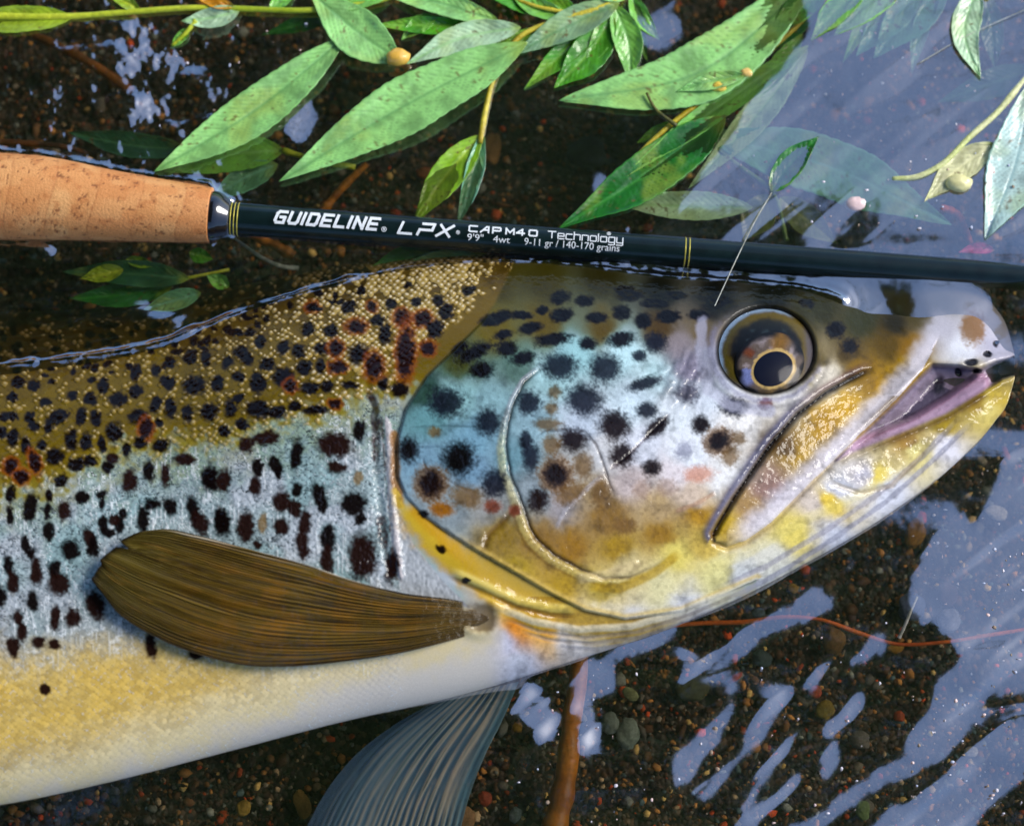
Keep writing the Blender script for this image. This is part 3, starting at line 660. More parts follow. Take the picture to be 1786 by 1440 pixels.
    for k in range(150):
        a = r_.uniform(-60, 640); yu = float(YU(a)); b_ = r_.uniform(yu + 12, float(YW(a)) + 40)
        spots.append([a, b_, r_.uniform(4, 7), r_.uniform(3, 6), r_.uniform(-15, 15), 'k'])
    for q in spots:
        x0, y0, rx, ry, an = [float(v) for v in q[:5]]
        core, halo = SPOT_COL[q[5]]
        R = max(rx, ry) * 2.0 + 8
        i = np.nonzero((np.abs(X - x0) < R) & (np.abs(Y - y0) < R))[0]
        if len(i) == 0: continue
        ca, sa = math.cos(math.radians(an)), math.sin(math.radians(an))
        ex = X[i] + wxn[i] - x0; ey = Y[i] + wyn[i] - y0
        a = (ex * ca + ey * sa) / rx; b_ = (-ex * sa + ey * ca) / ry
        r = np.sqrt(a * a + b_ * b_)
        onhead = hm[i] * (Y[i] > 585)
        r = r / 1.30
        soft = r + onhead * 0.30 * hi[i] * sstep(0.2, 0.8, r) + (1 - onhead) * 0.16 * n3[i]
        if halo is not None:
            mh = sstep(1.75, 1.0, soft)[:, None] * 0.75; col[i] += (halo - col[i]) * mh
        mk = sstep(1.28 + 0.12 * onhead, 0.66 - 0.16 * onhead, soft)
        pk = {'t': 0.8, 'f': 0.6, 's': 0.75, 'g': 0.7, 't2': 0.85, 'b': 0.94}.get(q[5], 0.99)
        col[i] += (core - col[i]) * (pk * mk)[:, None]
    # ---- eye socket
    a = (X - EYE[0]) / 94.0; b_ = (Y - EYE[1]) / 84.0; r = np.sqrt(a * a + b_ * b_)
    dz += 0.45 * np.exp(-((r - 1.05 - 0.05 * n1) / 0.12) ** 2) - 3.0 * sstep(0.98, 0.80, r)
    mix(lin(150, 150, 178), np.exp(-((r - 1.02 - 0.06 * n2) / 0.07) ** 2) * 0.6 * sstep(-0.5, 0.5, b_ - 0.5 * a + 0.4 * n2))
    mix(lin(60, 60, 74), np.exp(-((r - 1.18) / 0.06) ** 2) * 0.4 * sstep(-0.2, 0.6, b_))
    mix(lin(40, 36, 30), sstep(0.97, 0.88, r))
    d, s_, t_ = pdist(X, Y, [(1225,560),(1222,620),(1235,680),(1275,708),(1340,716)])
    mix(lin(196, 196, 216), sstep(14, 6, d + 4 * n2) * 0.6)
    # ---- maxilla plate, its white margin, dark fold above it, mouth cleft
    plate = inside(X, Y, MAX_U + MAX_L[1:])
    d, s_, t_ = pdist(X, Y, MAX_U, 60)
    sd = s_ * d                                         # + = cheek side
    fade = sstep(0.0, 0.10, t_)
    dz += fade * (-1.5 * np.exp(-((sd + 2) / 5.0) ** 2) + 0.4 * np.exp(-((sd - 12) / 9.0) ** 2) + 0.8 * plate * np.exp(-d / 26.0))
    mix(lin(112, 112, 140), fade * sstep(0.2, 0.45, t_) * np.exp(-((sd - 11) / 8.0) ** 2) * 0.9)
    mix(lin(120, 92, 92), fade * sstep(0.5, 0.2, t_) * np.exp(-((sd - 8) / 7.0) ** 2) * 0.8)
    mix(lin(24, 16, 12), fade * np.exp(-((sd + 1) / 5.0) ** 2) * 0.95)
    d, s_, t_ = pdist(X, Y, MAX_L, 60)
    sd = s_ * d                                          # travelling right and up: + = jaw side
    mix(lin(232, 226, 232), sstep(34, 4, np.abs(sd + 10) + 6 * n2) * (sd < 2) * sstep(0.02, 0.2, t_) * 0.85)
    dz += 0.35 * np.exp(-((sd + 12) / 12.0) ** 2) * sstep(0, 0.1, t_) - 0.9 * np.exp(-((sd - 4) / 5.0) ** 2) * sstep(0.0, 0.06, t_) * sstep(0.62, 0.5, t_)
    mix(lin(150, 120, 80), np.exp(-((sd - 3) / 4.0) ** 2) * sstep(0.1, 0.0, t_) * 0.8)
    mp = inside(X, Y, MOUTH)
    dm, sm_, tm = pdist(X, Y, MOUTH + MOUTH[:1], 60)
    sdm = np.where(mp, dm, -dm)
    cav = sstep(-2, 9, sdm)
    dz -= 6.5 * cav * sstep(1440, 1500, X) * (0.6 + 0.4 * sstep(4, 30, sdm))
    mix(lin(156, 144, 162), cav * 0.95)
    mix(lin(112, 98, 116), cav * sstep(0.0, 0.5, n1) * 0.7)
    mix(lin(60, 52, 80), cav * inside(X + 8 * n2, Y, [(1600,700),(1640,670),(1680,690),(1650,705),(1590,735),(1560,740)]) * 0.7)
    mix(lin(40, 34, 46), cav * sstep(1.2, 0.5, np.hypot((X - 1637 + 5 * n2) / 13, (Y - 670 + 5 * n2) / 20)) * 0.85)
    mix(lin(34, 26, 26), cav * sstep(1712, 1740, X + 8 * n2) * 0.95); dz -= 5.0 * cav * sstep(1715, 1745, X)
    dt, st, tt = pdist(X, Y, [(1470,792),(1530,770),(1600,742),(1660,706),(1712,668)], 60)
    tongue = sstep(24, 10, dt) * cav
    dz += 3.4 * tongue
    mix(lin(206, 174, 192), tongue * 0.95)
    mix(lin(160, 120, 140), tongue * sstep(8, 3, np.abs(dt - 14)) * 0.5)
    mix(lin(116, 92, 40), np.exp(-((sdm + 5) / 6.0) ** 2) * (Y > 690) * sstep(1480, 1560, X) * 0.7)
    dz += 0.8 * np.exp(-((sdm + 6) / 7.0) ** 2) * sstep(1440, 1510, X)
    # upper jaw tip: tooth sockets
    for (x0, y0, rx, ry) in [(1694,632,13,7),(1722,618,8,5),(1738,600,5,7),(1670,648,6,7),(1705,648,9,5)]:
        r = np.hypot((X - x0 + 3 * n2) / rx, (Y - y0 + 3 * n2) / ry)
        mix(lin(30, 26, 40), sstep(1.2, 0.7, r) * 0.95); dz -= 0.8 * sstep(1.2, 0.6, r)
    # wet wrinkles behind the eye
    wr = sstep(60, 20, np.hypot((X - 1190) / 1.0, (Y - 660) / 1.3))
    dz += 0.22 * wr * np.sin((X * 0.9 + Y * 0.45) / 3.2 + 2 * n2)
    mix(lin(150, 146, 160), wr * 0.45)
    # stipple of pigment over the cheek
    st_ = hm * sstep(560, 640, Y) * sstep(1650, 1500, X)
    col *= (1 + st_ * 0.13 * hi)[..., None]
    dz += 0.10 * n1 * hm + 0.03 * hi * hm
    g_ = col.mean(-1, keepdims=True)
    cy_ = sstep(0.0, 0.12, col[..., 2] - col[..., 0])[..., None] * 0.30
    col = col + (g_ - col) * cy_
    return dz, (lambda c_: 1.12 * c_ / (1 + 0.38 * c_))(np.clip(col, 0, 1) ** (1.22 + 0.20 * hm)[..., None] * (1 - hm * sstep(600, 640, Y) * (0.30 * sstep(0.0, 0.5, fbm(X / 26 + 33, Y / 26)) + 0.18 * sstep(0.1, 0.5, noise(X / 7 + 12, Y / 7))))[..., None])

cx = np.r_[np.linspace(-2700, -100, 90), np.arange(-80, 1690, 1.85), 1690 + 79.5 * np.sin(np.linspace(0, np.pi / 2, 60))]
NV = 520
th = np.linspace(0, 1, NV)
v = 0.5 * th + 0.5 * (0.5 - 0.5 * np.cos(np.pi * th))
CXg, Vg = np.meshgrid(cx, v)
yu, yl, hh, zd, zb = chord(cx)
Yg = yu + (yl - yu) * Vg
bump_ = 2 * np.sqrt(Vg * (1 - Vg))
Zg = zd * (1 - Vg) + zb * Vg + hh * bump_
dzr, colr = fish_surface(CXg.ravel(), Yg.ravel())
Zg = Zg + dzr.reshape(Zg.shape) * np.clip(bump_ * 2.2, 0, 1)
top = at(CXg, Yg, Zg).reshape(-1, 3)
NB = 26
vb = 0.5 + 0.5 * np.cos(np.linspace(0, np.pi, NB))[1:-1]
CXb, Vb = np.meshgrid(cx, vb)
Zb = zd * (1 - Vb) + zb * Vb - 0.42 * hh * 2 * np.sqrt(Vb * (1 - Vb))
bot = at(CXb, yu + (yl - yu) * Vb, Zb).reshape(-1, 3)
nc = len(cx); nt_ = top.shape[0]
fv = np.r_[top, bot]
rows = np.r_[np.arange(NV) * nc, nt_ + np.arange(NB - 2) * nc, [0]]
fa = []
base = np.arange(nc - 1)
for a, b_ in zip(rows[:-1], rows[1:]):
    fa.append(np.stack([a + base, b_ + base, b_ + base + 1, a + base + 1], -1))
fa = np.concatenate(fa)
for c0, fl in ((0, False), (nc - 1, True)):       # close the two ends
    ring = rows[:-1] + c0
    cen = len(fv); fv = np.r_[fv, fv[ring].mean(0, keepdims=True)]
    tri = np.stack([ring, np.roll(ring, -1), np.full(len(ring), cen)], -1)
    fa = [fa, tri] if not isinstance(fa, list) else fa + [tri]
fcol = np.r_[colr, np.tile(lin(206, 200, 188), (len(fv) - nt_, 1))]
trout = empty("brown_trout", at(600, 900, BED))
tag(trout, "large brown trout lying on its side, dark spots on gold and silver flank", "fish")
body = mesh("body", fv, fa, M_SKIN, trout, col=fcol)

# ---- eye
def disc(name, c, rx, ry, rot, zf, cf, mat, parent, nr=40, na=72):
    r = np.linspace(0, 1, nr)[:, None]; a = np.linspace(0, 2 * np.pi, na, endpoint=False)[None, :]
    ca, sa = math.cos(math.radians(rot)), math.sin(math.radians(rot))
    ex = r * np.cos(a) * rx; ey = r * np.sin(a) * ry
    X = c[0] + ex * ca - ey * sa; Y = c[1] + ex * sa + ey * ca
    R = r + 0 * a
    Z = zf(X, Y, R)
    v1 = at(X, Y, Z).reshape(-1, 3); v2 = at(X, Y, Z - 0.5).reshape(-1, 3)
    f1 = grid_faces(nr, na, wrap=True); f2 = grid_faces(nr, na, off=nr * na, wrap=True, flip=True)
    i = np.arange(na); j = (i + 1) % na; o = (nr - 1) * na
    f3 = np.stack([o + i, o + j, o + j + nr * na, o + i + nr * na], -1)
    col = cf(X.ravel(), Y.ravel(), R.ravel())
    return mesh(name, np.r_[v1, v2], [f1[:, ::-1], f2[:, ::-1], f3[:, ::-1]], mat, parent, col=np.r_[col, col] if col is not None else None)
zeye = float(zbody(np.array([EYE[0]]), np.array([EYE[1]]))[0])
PUP = (1349.0, 643.0)
def eye_col(X, Y, R):
    n2 = fbm(X / 9, Y / 9); ang = np.arctan2(Y - PUP[1], X - PUP[0])
    c = np.tile(lin(20, 20, 20), (len(X), 1))
    def mx(cc, m): c[:] += (cc - c) * np.clip(m, 0, 1)[:, None]
    mx(lin(58, 70, 74), sstep(0.1, 0.5, n2) * 0.6)
    mx(lin(104, 86, 26), sstep(0.62, 0.80, R + 0.1 * n2) * sstep(1250, 1290, X + (Y - 600) * .4) * sstep(690, 640, Y) * 0.9)
    mx(lin(86, 76, 26), sstep(0.74, 0.82, R) * sstep(1310, 1280, X) * 0.8)
    mx(lin(20, 18, 16), np.exp(-((R - 0.66) / 0.07) ** 2) * sstep(660, 600, Y) * 0.8)
    mx(lin(150, 176, 204), sstep(0.86, 0.95, R + 0.03 * n2) * sstep(0.0, 40, (1350 - X) + (590 - Y) * 1.2))  # pale blue highlight painted along the eye's upper left rim
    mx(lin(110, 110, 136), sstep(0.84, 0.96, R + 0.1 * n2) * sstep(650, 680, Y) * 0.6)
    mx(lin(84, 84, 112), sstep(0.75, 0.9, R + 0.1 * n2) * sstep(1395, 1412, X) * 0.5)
    return c * 0.9
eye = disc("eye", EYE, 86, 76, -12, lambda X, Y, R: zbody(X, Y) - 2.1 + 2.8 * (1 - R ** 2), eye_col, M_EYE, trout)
def iris_col(X, Y, R):
    ang = np.arctan2(Y - PUP[1], X - PUP[0]); n = fbm(ang * 3 + 9, R * 3); n2 = noise(ang * 12, R * 2)
    c = np.tile(lin(104, 90, 80), (len(X), 1))
    def mx(cc, m): c[:] += (cc - c) * np.clip(m, 0, 1)[:, None]
    mx(lin(170, 156, 156), sstep(-0.1, 0.3, n) * 0.8)
    mx(lin(110, 60, 36), sstep(0.25, 0.05, np.abs(ang + 2.55)) * sstep(.5, .6, R))
    mx(lin(128, 92, 34), sstep(0.5, 0.1, np.abs(ang + 1.35)))
    mx(lin(120, 130, 180), sstep(0.5, 0.2, np.abs(ang - 2.9)))
    mx(lin(120, 96, 50), sstep(0.9, 0.4, np.abs(ang - 1.5)) * 0.8)
    c *= (1 + 0.18 * n2)[:, None]
    ca_, sa_ = math.cos(math.radians(-28)), math.sin(math.radians(-28)); ex_ = X - PUP[0]; ey_ = Y - PUP[1]
    mx(lin(200, 168, 104), sstep(1.22, 1.12, np.hypot((ex_ * ca_ + ey_ * sa_) / 35, (-ex_ * sa_ + ey_ * ca_) / 29) + 0.05 * n2))
    mx(lin(22, 22, 24), sstep(0.74, 0.98, R + 0.2 * n))
    return c * 0.9
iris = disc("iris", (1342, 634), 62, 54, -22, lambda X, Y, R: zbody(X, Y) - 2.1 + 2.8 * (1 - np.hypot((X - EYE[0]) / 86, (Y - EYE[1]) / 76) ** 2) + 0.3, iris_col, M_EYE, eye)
pupil = disc("pupil", PUP, 35, 29, -28, lambda X, Y, R: zbody(X, Y) - 2.1 + 2.8 * (1 - np.hypot((X - EYE[0]) / 86, (Y - EYE[1]) / 76) ** 2) + 0.5,
             lambda X, Y, R: np.tile(lin(8, 12, 30), (len(X), 1)), M_EYE, eye)
pupil["label"] = "dark blue black pupil"
cornea = disc("cornea", EYE, 84, 74, -12, lambda X, Y, R: zbody(X, Y) - 1.3 + 3.2 * (1 - R ** 2), lambda X, Y, R: None, M_CORNEA, eye)

# ---- pectoral fins and tail fin
def fin(name, U, L, zf, cf, mat, nu=220, nw=190, rays=24, amp=0.35, thick=0.35, tipf=None, warp=0.035):
    u = np.linspace(0, 1, nu); a = spline(U, nu); b_ = spline(L, nu)
    w = np.linspace(0, 1, nw)[None, :, None]
    P = a[:, None] * (1 - w) + b_[:, None] * w
    Ug, Wg = np.meshgrid(u, w.ravel(), indexing='ij')
    if tipf is not None:
        P = P + tipf(Ug, Wg)
    X = P[..., 0]; Y = P[..., 1]
    ph = rays * (Wg + warp * fbm(Wg * 7, Ug * 1.6 + rays)); br = sstep(0.35, 0.75, Ug)
    ray = 0.5 + 0.5 * ((1 - br) * np.cos(2 * np.pi * ph) + br * np.cos(4 * np.pi * ph)) * (0.75 + 0.5 * noise(Wg * rays * 0.7, Ug * 4))
    Z = zf(X, Y, Ug, Wg) + amp * ray * sstep(0, 0.1, Ug)
    v1 = at(X, Y, Z).reshape(-1, 3); v2 = at(X, Y, Z - thick).reshape(-1, 3)
    f1 = grid_faces(nu, nw); n = nu * nw
    bd = np.r_[np.arange(nw), np.arange(1, nu) * nw + nw - 1, (nu - 1) * nw + np.arange(nw - 2, -1, -1), np.arange(nu - 2, 0, -1) * nw]
    nx_ = np.roll(bd, -1)
    f3 = np.stack([bd, bd + n, nx_ + n, nx_], -1)
    c = cf(X.ravel(), Y.ravel(), Ug.ravel(), Wg.ravel(), ray.ravel())
    return mesh(name, np.r_[v1, v2], [f1, f1[:, ::-1] + n, f3], mat, trout, col=np.r_[c, c])
def pf_col(X, Y, U, Wd, ray):
    n = fbm(U * 5, Wd * 70); n2 = fbm(X / 40, Y / 22); n4 = noise(U * 9, Wd * 150)
    c = np.tile(lin(110, 86, 26), (len(X), 1))
    def mx(cc, m): c[:] += (cc - c) * np.clip(m, 0, 1)[:, None]
    mx(lin(132, 94, 24), sstep(-0.1, 0.4, n2) * sstep(0.05, 0.3, U) * sstep(0.95, 0.6, U) * 0.8)
    mx(lin(120, 74, 16), sstep(0.15, 0.5, n) * 0.4 * sstep(0.9, 0.6, Wd))
    mx(lin(100, 88, 34), sstep(0.72, 1.0, U + 0.1 * n) * 0.85)
    mx(lin(14, 9, 5), sstep(0.85, 0.2, ray + 0.7 * n) * (0.97 - 0.3 * U))
    mx(lin(170, 124, 50), sstep(0.85, 1.0, ray + 0.25 * n4) * sstep(0.1, 0.5, n + n2) * 0.5)
    mx(lin(40, 28, 10), sstep(0.7, 1.0, Wd) * 0.55)
    mx(lin(60, 48, 26), sstep(0.12, 0.0, U) * 0.6)
    mx(lin(196, 184, 160), sstep(0.05, 0.01, Wd) * sstep(0.0, 0.4, n) * 0.85 * sstep(0.05, 0.2, U))
    mx(lin(30, 20, 10), sstep(0.975, 1.0, np.maximum(U, Wd)) * 0.8)
    return c
def tipround(U, Wd):
    e = sstep(0.8, 1.0, U)
    notch = np.exp(-((Wd - 0.27) / 0.035) ** 2) * sstep(0.93, 1.0, U)
    return np.stack([-e * (26 * np.sin(np.pi * Wd) ** 0.7) + 22 * notch + 5 * sstep(0.95, 1, U) * noise(Wd * 12, U), e * (-4 * np.sin(np.pi * Wd)) + 10 * notch], -1)
fin("pectoral_fin", [(850,1060),(800,1047),(700,1033),(620,1013),(540,986),(430,956),(340,932),(290,922),(250,926)],
    [(856,1097),(796,1114),(700,1138),(600,1153),(500,1162),(430,1160),(350,1142),(270,1110),(205,1068),(168,1018)],
    lambda X, Y, U, Wd: zbody(X, Y) - 0.9 + 3.1 * sstep(0, 0.2, U) + 1.8 * U + 1.0 * np.sin(np.pi * Wd), pf_col, M_FIN, tipf=tipround, rays=26, amp=0.6)["label"] = "olive brown pectoral fin spread over the flank"
def uf_col(X, Y, U, Wd, ray):
    n = fbm(U * 3, Wd * 24); n2 = fbm(X / 24, Y / 24)
    c = np.tile(lin(110, 150, 184), (len(X), 1))
    def mx(cc, m): c[:] += (cc - c) * np.clip(m, 0, 1)[:, None]
    mx(lin(250, 240, 222), sstep(1.1, 0.2, Wd + 0.3 * n) * sstep(0.25, 0.8, ray + 0.4 * n) * 0.95)
    mx(lin(130, 184, 206), sstep(0.16, 0.02, Wd) * 0.8)
    mx(lin(120, 160, 170), sstep(0.7, 1.0, ray + 0.3 * n) * sstep(1.1, 0.5, Wd) * 0.7)
    mx(lin(56, 96, 140), sstep(0.35, 0.0, ray + 0.2 * n) * 0.8)
    mx(lin(110, 50, 26), sstep(0.9, 0.98, ray) * sstep(0.0, 0.3, n2) * sstep(0.6, 0.3, Wd) * sstep(0.65, 0.3, U) * sstep(0.05, 0.15, U) * 0.9)
    mx(lin(30, 56, 100), sstep(0.7, 1.0, Wd) * 0.7)
    return c
fin("pectoral_fin", [(905,1188),(876,1256),(846,1316),(818,1390),(800,1460),(780,1560)], [(760,1222),(690,1262),(620,1316),(568,1380),(530,1450),(480,1560)],
    lambda X, Y, U, Wd: -8.5 - 12 * U - 2.5 * np.sin(np.pi * Wd), uf_col, M_FIN2, rays=12, amp=0.4, thick=0.15, warp=0.016)["label"] = "blue translucent pectoral fin hanging under the belly in the water"
fin("tail_fin", [(-2640,800),(-2900,690),(-3150,560),(-3300,500)], [(-2640,950),(-2900,1080),(-3150,1250),(-3300,1330)],
    lambda X, Y, U, Wd: -14 + 0 * U, pf_col, M_FIN, nu=40, nw=60)

# ------------------------------------------------------------------ fly rod
rod = empty("fly_rod", at(0, 345, -10))
tag(rod, "fly rod with cork grip and black lettered blank lying beside the trout", "fishing rod")
def lathe(pts, seg=64):
    """pts: rows of (px, py, z_mm, radius_px) along an axis -> verts grid and local frames"""
    p = np.array(pts, float)
    c = at(p[:, 0], p[:, 1], p[:, 2]); r = p[:, 3] * S
    return c, r
AX = lambda x: 381 + (x - 400) * 0.0735                        # axis line of the blank on the picture
AXZ = lambda x: 2.6 - (x - 400) * 0.0034                        # and its height
# cork
xs = np.linspace(-420, 368, 300)
cy = curve1([(-420,338),(-200,340),(0,343),(60,345),(200,359),(300,369),(368,374.5)])(xs)
cr_ = curve1([(-420,60),(-250,72),(-100,78),(0,77),(60,75),(200,62),(300,54),(350,50),(368,48)])(xs)
c = at(xs, cy, 3.4 - 0.001 * (xs + 400)); rad = cr_ * S
v, f = tube(c, rad, 120)
X = np.repeat(xs, 120); A = np.tile(np.linspace(0, 2 * np.pi, 120, endpoint=False), 300)
ringn = np.floor((X + 8 * np.sin(A * 2 + 1) + 420) / 74.0)
hsh = np.abs(np.sin(ringn * 12.9898) * 43758.5) % 1
q = fbm(X / 16, A * 6); q2 = fbm(X / 5, A * 9 + 30); q3 = noise(X / 30 + 70, A * 3)
col = np.tile(lin(206, 142, 82), (len(X), 1))
def mxc(c_, m): col[:] += (c_ - col) * np.clip(m, 0, 1)[:, None]
mxc(lin(222, 166, 104), sstep(-0.2, 0.5, q3) * 0.8); mxc(lin(196, 120, 62), hsh * 0.55)
mxc(lin(176, 104, 50), sstep(0.15, 0.5, q) * 0.5)
pit = sstep(0.42, 0.62, q2 + 0.35 * q); mxc(lin(110, 60, 28), pit * 0.8)
fr_ = ((X + 8 * np.sin(A * 2 + 1) + 420) / 74.0) % 1.0
mxc(lin(150, 84, 40), np.exp(-((np.minimum(fr_, 1 - fr_)) / 0.018) ** 2) * 0.45)
ctr = np.repeat(c, 120, 0)
v[:len(X)] = ctr + (v[:len(X)] - ctr) * (1 - 0.008 * pit - 0.004 * np.exp(-((np.minimum(fr_, 1 - fr_)) / 0.02) ** 2))[:, None]
mesh("cork_grip", v, f, M_CORK, rod, col=np.r_[col, col[:2]])["label"] = "orange tan cork grip"
M_BLANK = flat_mat("dark_green_blank", (0.004, 0.012, 0.012), rough=0.25, spec=0.3, coat=0.3, noise_amt=0.3, scale=200)
M_CHECK = flat_mat("black_winding_check", (0.006, 0.006, 0.008), rough=0.1, spec=0.6, coat=1.0)
M_GOLD = flat_mat("gold_thread", (0.5, 0.42, 0.06), rough=0.35, metal=0.3)
M_INK = flat_mat("white_print", (0.75, 0.78, 0.78), rough=0.5, noise_amt=0.06, scale=900)
xs = np.linspace(364, 402, 14); rr = curve1([(364,43),(372,44.5),(380,43),(392,37),(402,31)])(xs)
v, f = tube(at(xs, AX(xs) + (376 - AX(366)) * sstep(402, 366, xs), AXZ(xs)), rr * S, 48)
mesh("winding_check", v, f, M_CHECK, rod)
BR = lambda x: np.interp(x, [398, 1100, 1900, 4000], [29.0, 26.0, 23.5, 18.0])
xs = np.linspace(398, 4000, 160)
v, f = tube(at(xs, AX(xs), AXZ(xs)), BR(xs) * S, 48)
mesh("blank", v, f, M_BLANK, rod)
for x0 in (404, 410, 416, 1194, 1201):
    xs = np.linspace(x0 - 1.1, x0 + 1.1, 5)
    v, f = tube(at(xs, AX(xs), AXZ(xs)), (BR(xs) + np.array([0.1, 0.6, 0.7, 0.6, 0.1])) * S, 40)
    mesh("thread_wrap", v, f, M_GOLD, rod)

def on_rod(sx, ty):
    """sx: picture x along the axis, ty: offset across (px, + up on the picture) -> world point on the blank"""
    y0 = AX(sx); c0 = at(sx, y0, AXZ(sx))
    ax_ = at(sx + 1.0, AX(sx + 1.0), AXZ(sx + 1.0)) - c0; ax_ /= np.linalg.norm(ax_, axis=-1, keepdims=True)
    view = CAM - c0; view /= np.linalg.norm(view, axis=-1, keepdims=True)
    upv = view - (view * ax_).sum(-1, keepdims=True) * ax_; upv /= np.linalg.norm(upv, axis=-1, keepdims=True)
    acr = np.cross(upv, ax_)
    r = BR(sx) * S; t = np.clip(ty * S / r, -0.97, 0.97)
    rr_ = (r + 0.00006)[..., None]
    return c0 + acr * (t[..., None] * rr_) + upv * (np.sqrt(1 - t * t)[..., None] * rr_)
GLY = {'G': [[(1,1),(.18,1),(0,.82),(0,.18),(.18,0),(1,0),(1,.5),(.5,.5)]], 'U': [[(0,1),(0,.18),(.18,0),(.82,0),(1,.18),(1,1)]], 'I': [[(0,1),(0,0)]],
       'D': [[(0,0),(0,1),(.82,1),(1,.82),(1,.18),(.82,0),(0,0)]], 'E': [[(1,1),(0,1),(0,0),(1,0)],[(0,.5),(.9,.5)]], 'L': [[(0,1),(0,0),(1,0)]],
       'N': [[(0,0),(0,1),(1,0),(1,1)]], 'P': [[(0,0),(0.02,.45),(1,.45),(1,1),(.1,1)]], 'X': [[(0,0),(1,1)],[(0,1),(1,0)]],
       'C': [[(1,1),(.12,1),(0,.86),(0,.14),(.12,0),(1,0)]], 'A': [[(0,0),(.75,1),(1,1),(1,0)],[(.35,.42),(1,.42)]], '.': [[(0,0.02),(0.04,0.02)]], 'M': [[(0,0),(0,1),(.5,.3),(1,1),(1,0)]],
       '4': [[(.75,0),(.75,1),(0,.32),(1,.32)]], '0': [[(.12,0),(0,.14),(0,.86),(.12,1),(.88,1),(1,.86),(1,.14),(.88,0),(.12,0)]], 'T': [[(0,1),(1,1)],[(.5,1),(.5,0)]]}
GLY['O'] = GLY['0']; GLY['p'] = [[(0,0),(0,1),(.88,1),(1,.86),(1,.55),(.88,.42),(0,.42)]]
low_ = {'e': [[(0,.5),(1,.5),(1,.9),(.9,1),(.1,1),(0,.9),(0,.1),(.1,0),(1,0)]], 'c': [[(1,1),(.1,1),(0,.9),(0,.1),(.1,0),(1,0)]], 'h': [[(0,1.45),(0,0)],[(0,1),(.9,1),(1,.9),(1,0)]],
        'n': [[(0,0),(0,1),(.9,1),(1,.9),(1,0)]], 'o': [[(.1,0),(0,.1),(0,.9),(.1,1),(.9,1),(1,.9),(1,.1),(.9,0),(.1,0)]], 'l': [[(0,1.45),(0,0)]],
        'g': [[(1,0),(.1,0),(0,.1),(0,.9),(.1,1),(1,1),(1,-.35),(.9,-.45),(0,-.45)]], 'y': [[(0,1),(0,.1),(.1,0),(1,0)],[(1,1),(1,-.35),(.9,-.45),(0,-.45)]], 't': [[(0,1),(1,1)],[(.45,1),(.45,0)]]}
def strokes(polys, x0, y0, w, h, shear, lw):
    """thick square strokes -> picture-plane quads on the rod"""
    out = []
    for pl in polys:
        p = np.array(pl, float); p = np.c_[p[:, 0] * w + p[:, 1] * h * shear, p[:, 1] * h]
        for a, b_ in zip(p[:-1], p[1:]):
            d = b_ - a; L = np.hypot(*d) + 1e-9; d = d / L; n = np.array([-d[1], d[0]]) * lw / 2; e_ = d * lw * 0.45
            out.append([a - e_ - n, b_ + e_ - n, b_ + e_ + n, a - e_ + n])
    o = np.array(out); o[..., 0] += x0; o[..., 1] += y0
    return o
def letter_mesh(name, quads, label):
    n = 6; vs_, fs_ = [], []
    for q in quads:                                   # subdivide so that strokes follow the round blank
        s = np.linspace(0, 1, n)[:, None, None]; t = np.linspace(0, 1, 4)[None, :, None]
        g = (q[0] * (1 - s) + q[1] * s) * (1 - t) + (q[3] * (1 - s) + q[2] * s) * t
        o = sum(len(k) for k in vs_)
        vs_.append(on_rod(g[..., 0].ravel(), g[..., 1].ravel() )); fs_.append(grid_faces(n, 4, off=o))
    ob = mesh(name, np.concatenate(vs_), np.concatenate(fs_), M_INK, rod, smooth=True)
    ob["label"] = label
    return ob
def word(text, x, y, adv, w, h, shear, lw, table=GLY, narrow={'I': 0.0, '.': 0.0, 'l': 0.0}):
    res = []
    for ch in text:
        if ch == ' ': x += adv * 0.7; continue
        ww = w * narrow.get(ch, 1.0) if ch in narrow else w
        res.append(strokes(table[ch], x, y, ww, h, shear, lw))
        x += adv - (w - ww) * (0.95 if ch in narrow else 0)
    return np.concatenate(res)
letter_mesh("lettering", word("GUIDELINE", 481, -0.5, 23.6, 15.0, 19.0, 0.32, 5.0), "bold white italic word GUIDELINE")
letter_mesh("lettering", word("LPX", 696, -3.5, 33.0, 22.0, 19.0, 0.38, 4.4), "white italic letters LPX")
cq = [word(ch, x_, 8.5, 20.0, 13.5, 9.5, 0.0, 2.7) for ch, x_ in (("C", 818), (".", 835.5), ("A", 838), (".", 855.5), ("p", 859), ("M", 882), ("4", 900), (".", 917.5), ("O", 922))]
letter_mesh("lettering", np.concatenate(cq), "small white letters C.A.P M4.0")
tq = [word("T", 955, 7.5, 16, 13, 11.0, 0, 1.8)] + [word("echnology", 972.0, 7.0, 14.0, 10.5, 9.0, 0, 1.7, table=low_)]
letter_mesh("lettering", np.concatenate(tq), "thin white word Technology")
ring = [[(0.5 + 0.5 * math.cos(a), 0.5 + 0.5 * math.sin(a)) for a in np.linspace(0, 2 * math.pi, 13)], [(.38,.28),(.38,.74),(.62,.74),(.62,.5),(.38,.5)], [(.5,.5),(.66,.28)]]
for rq in ((667, -3, 8, 8, 0, 1.1), (796, 2, 6, 6, 0, 0.9), (1057, 19.5, 6, 5, 0, 0.9)):
    letter_mesh("trademark_sign", strokes(ring, *rq), "small circled white R")
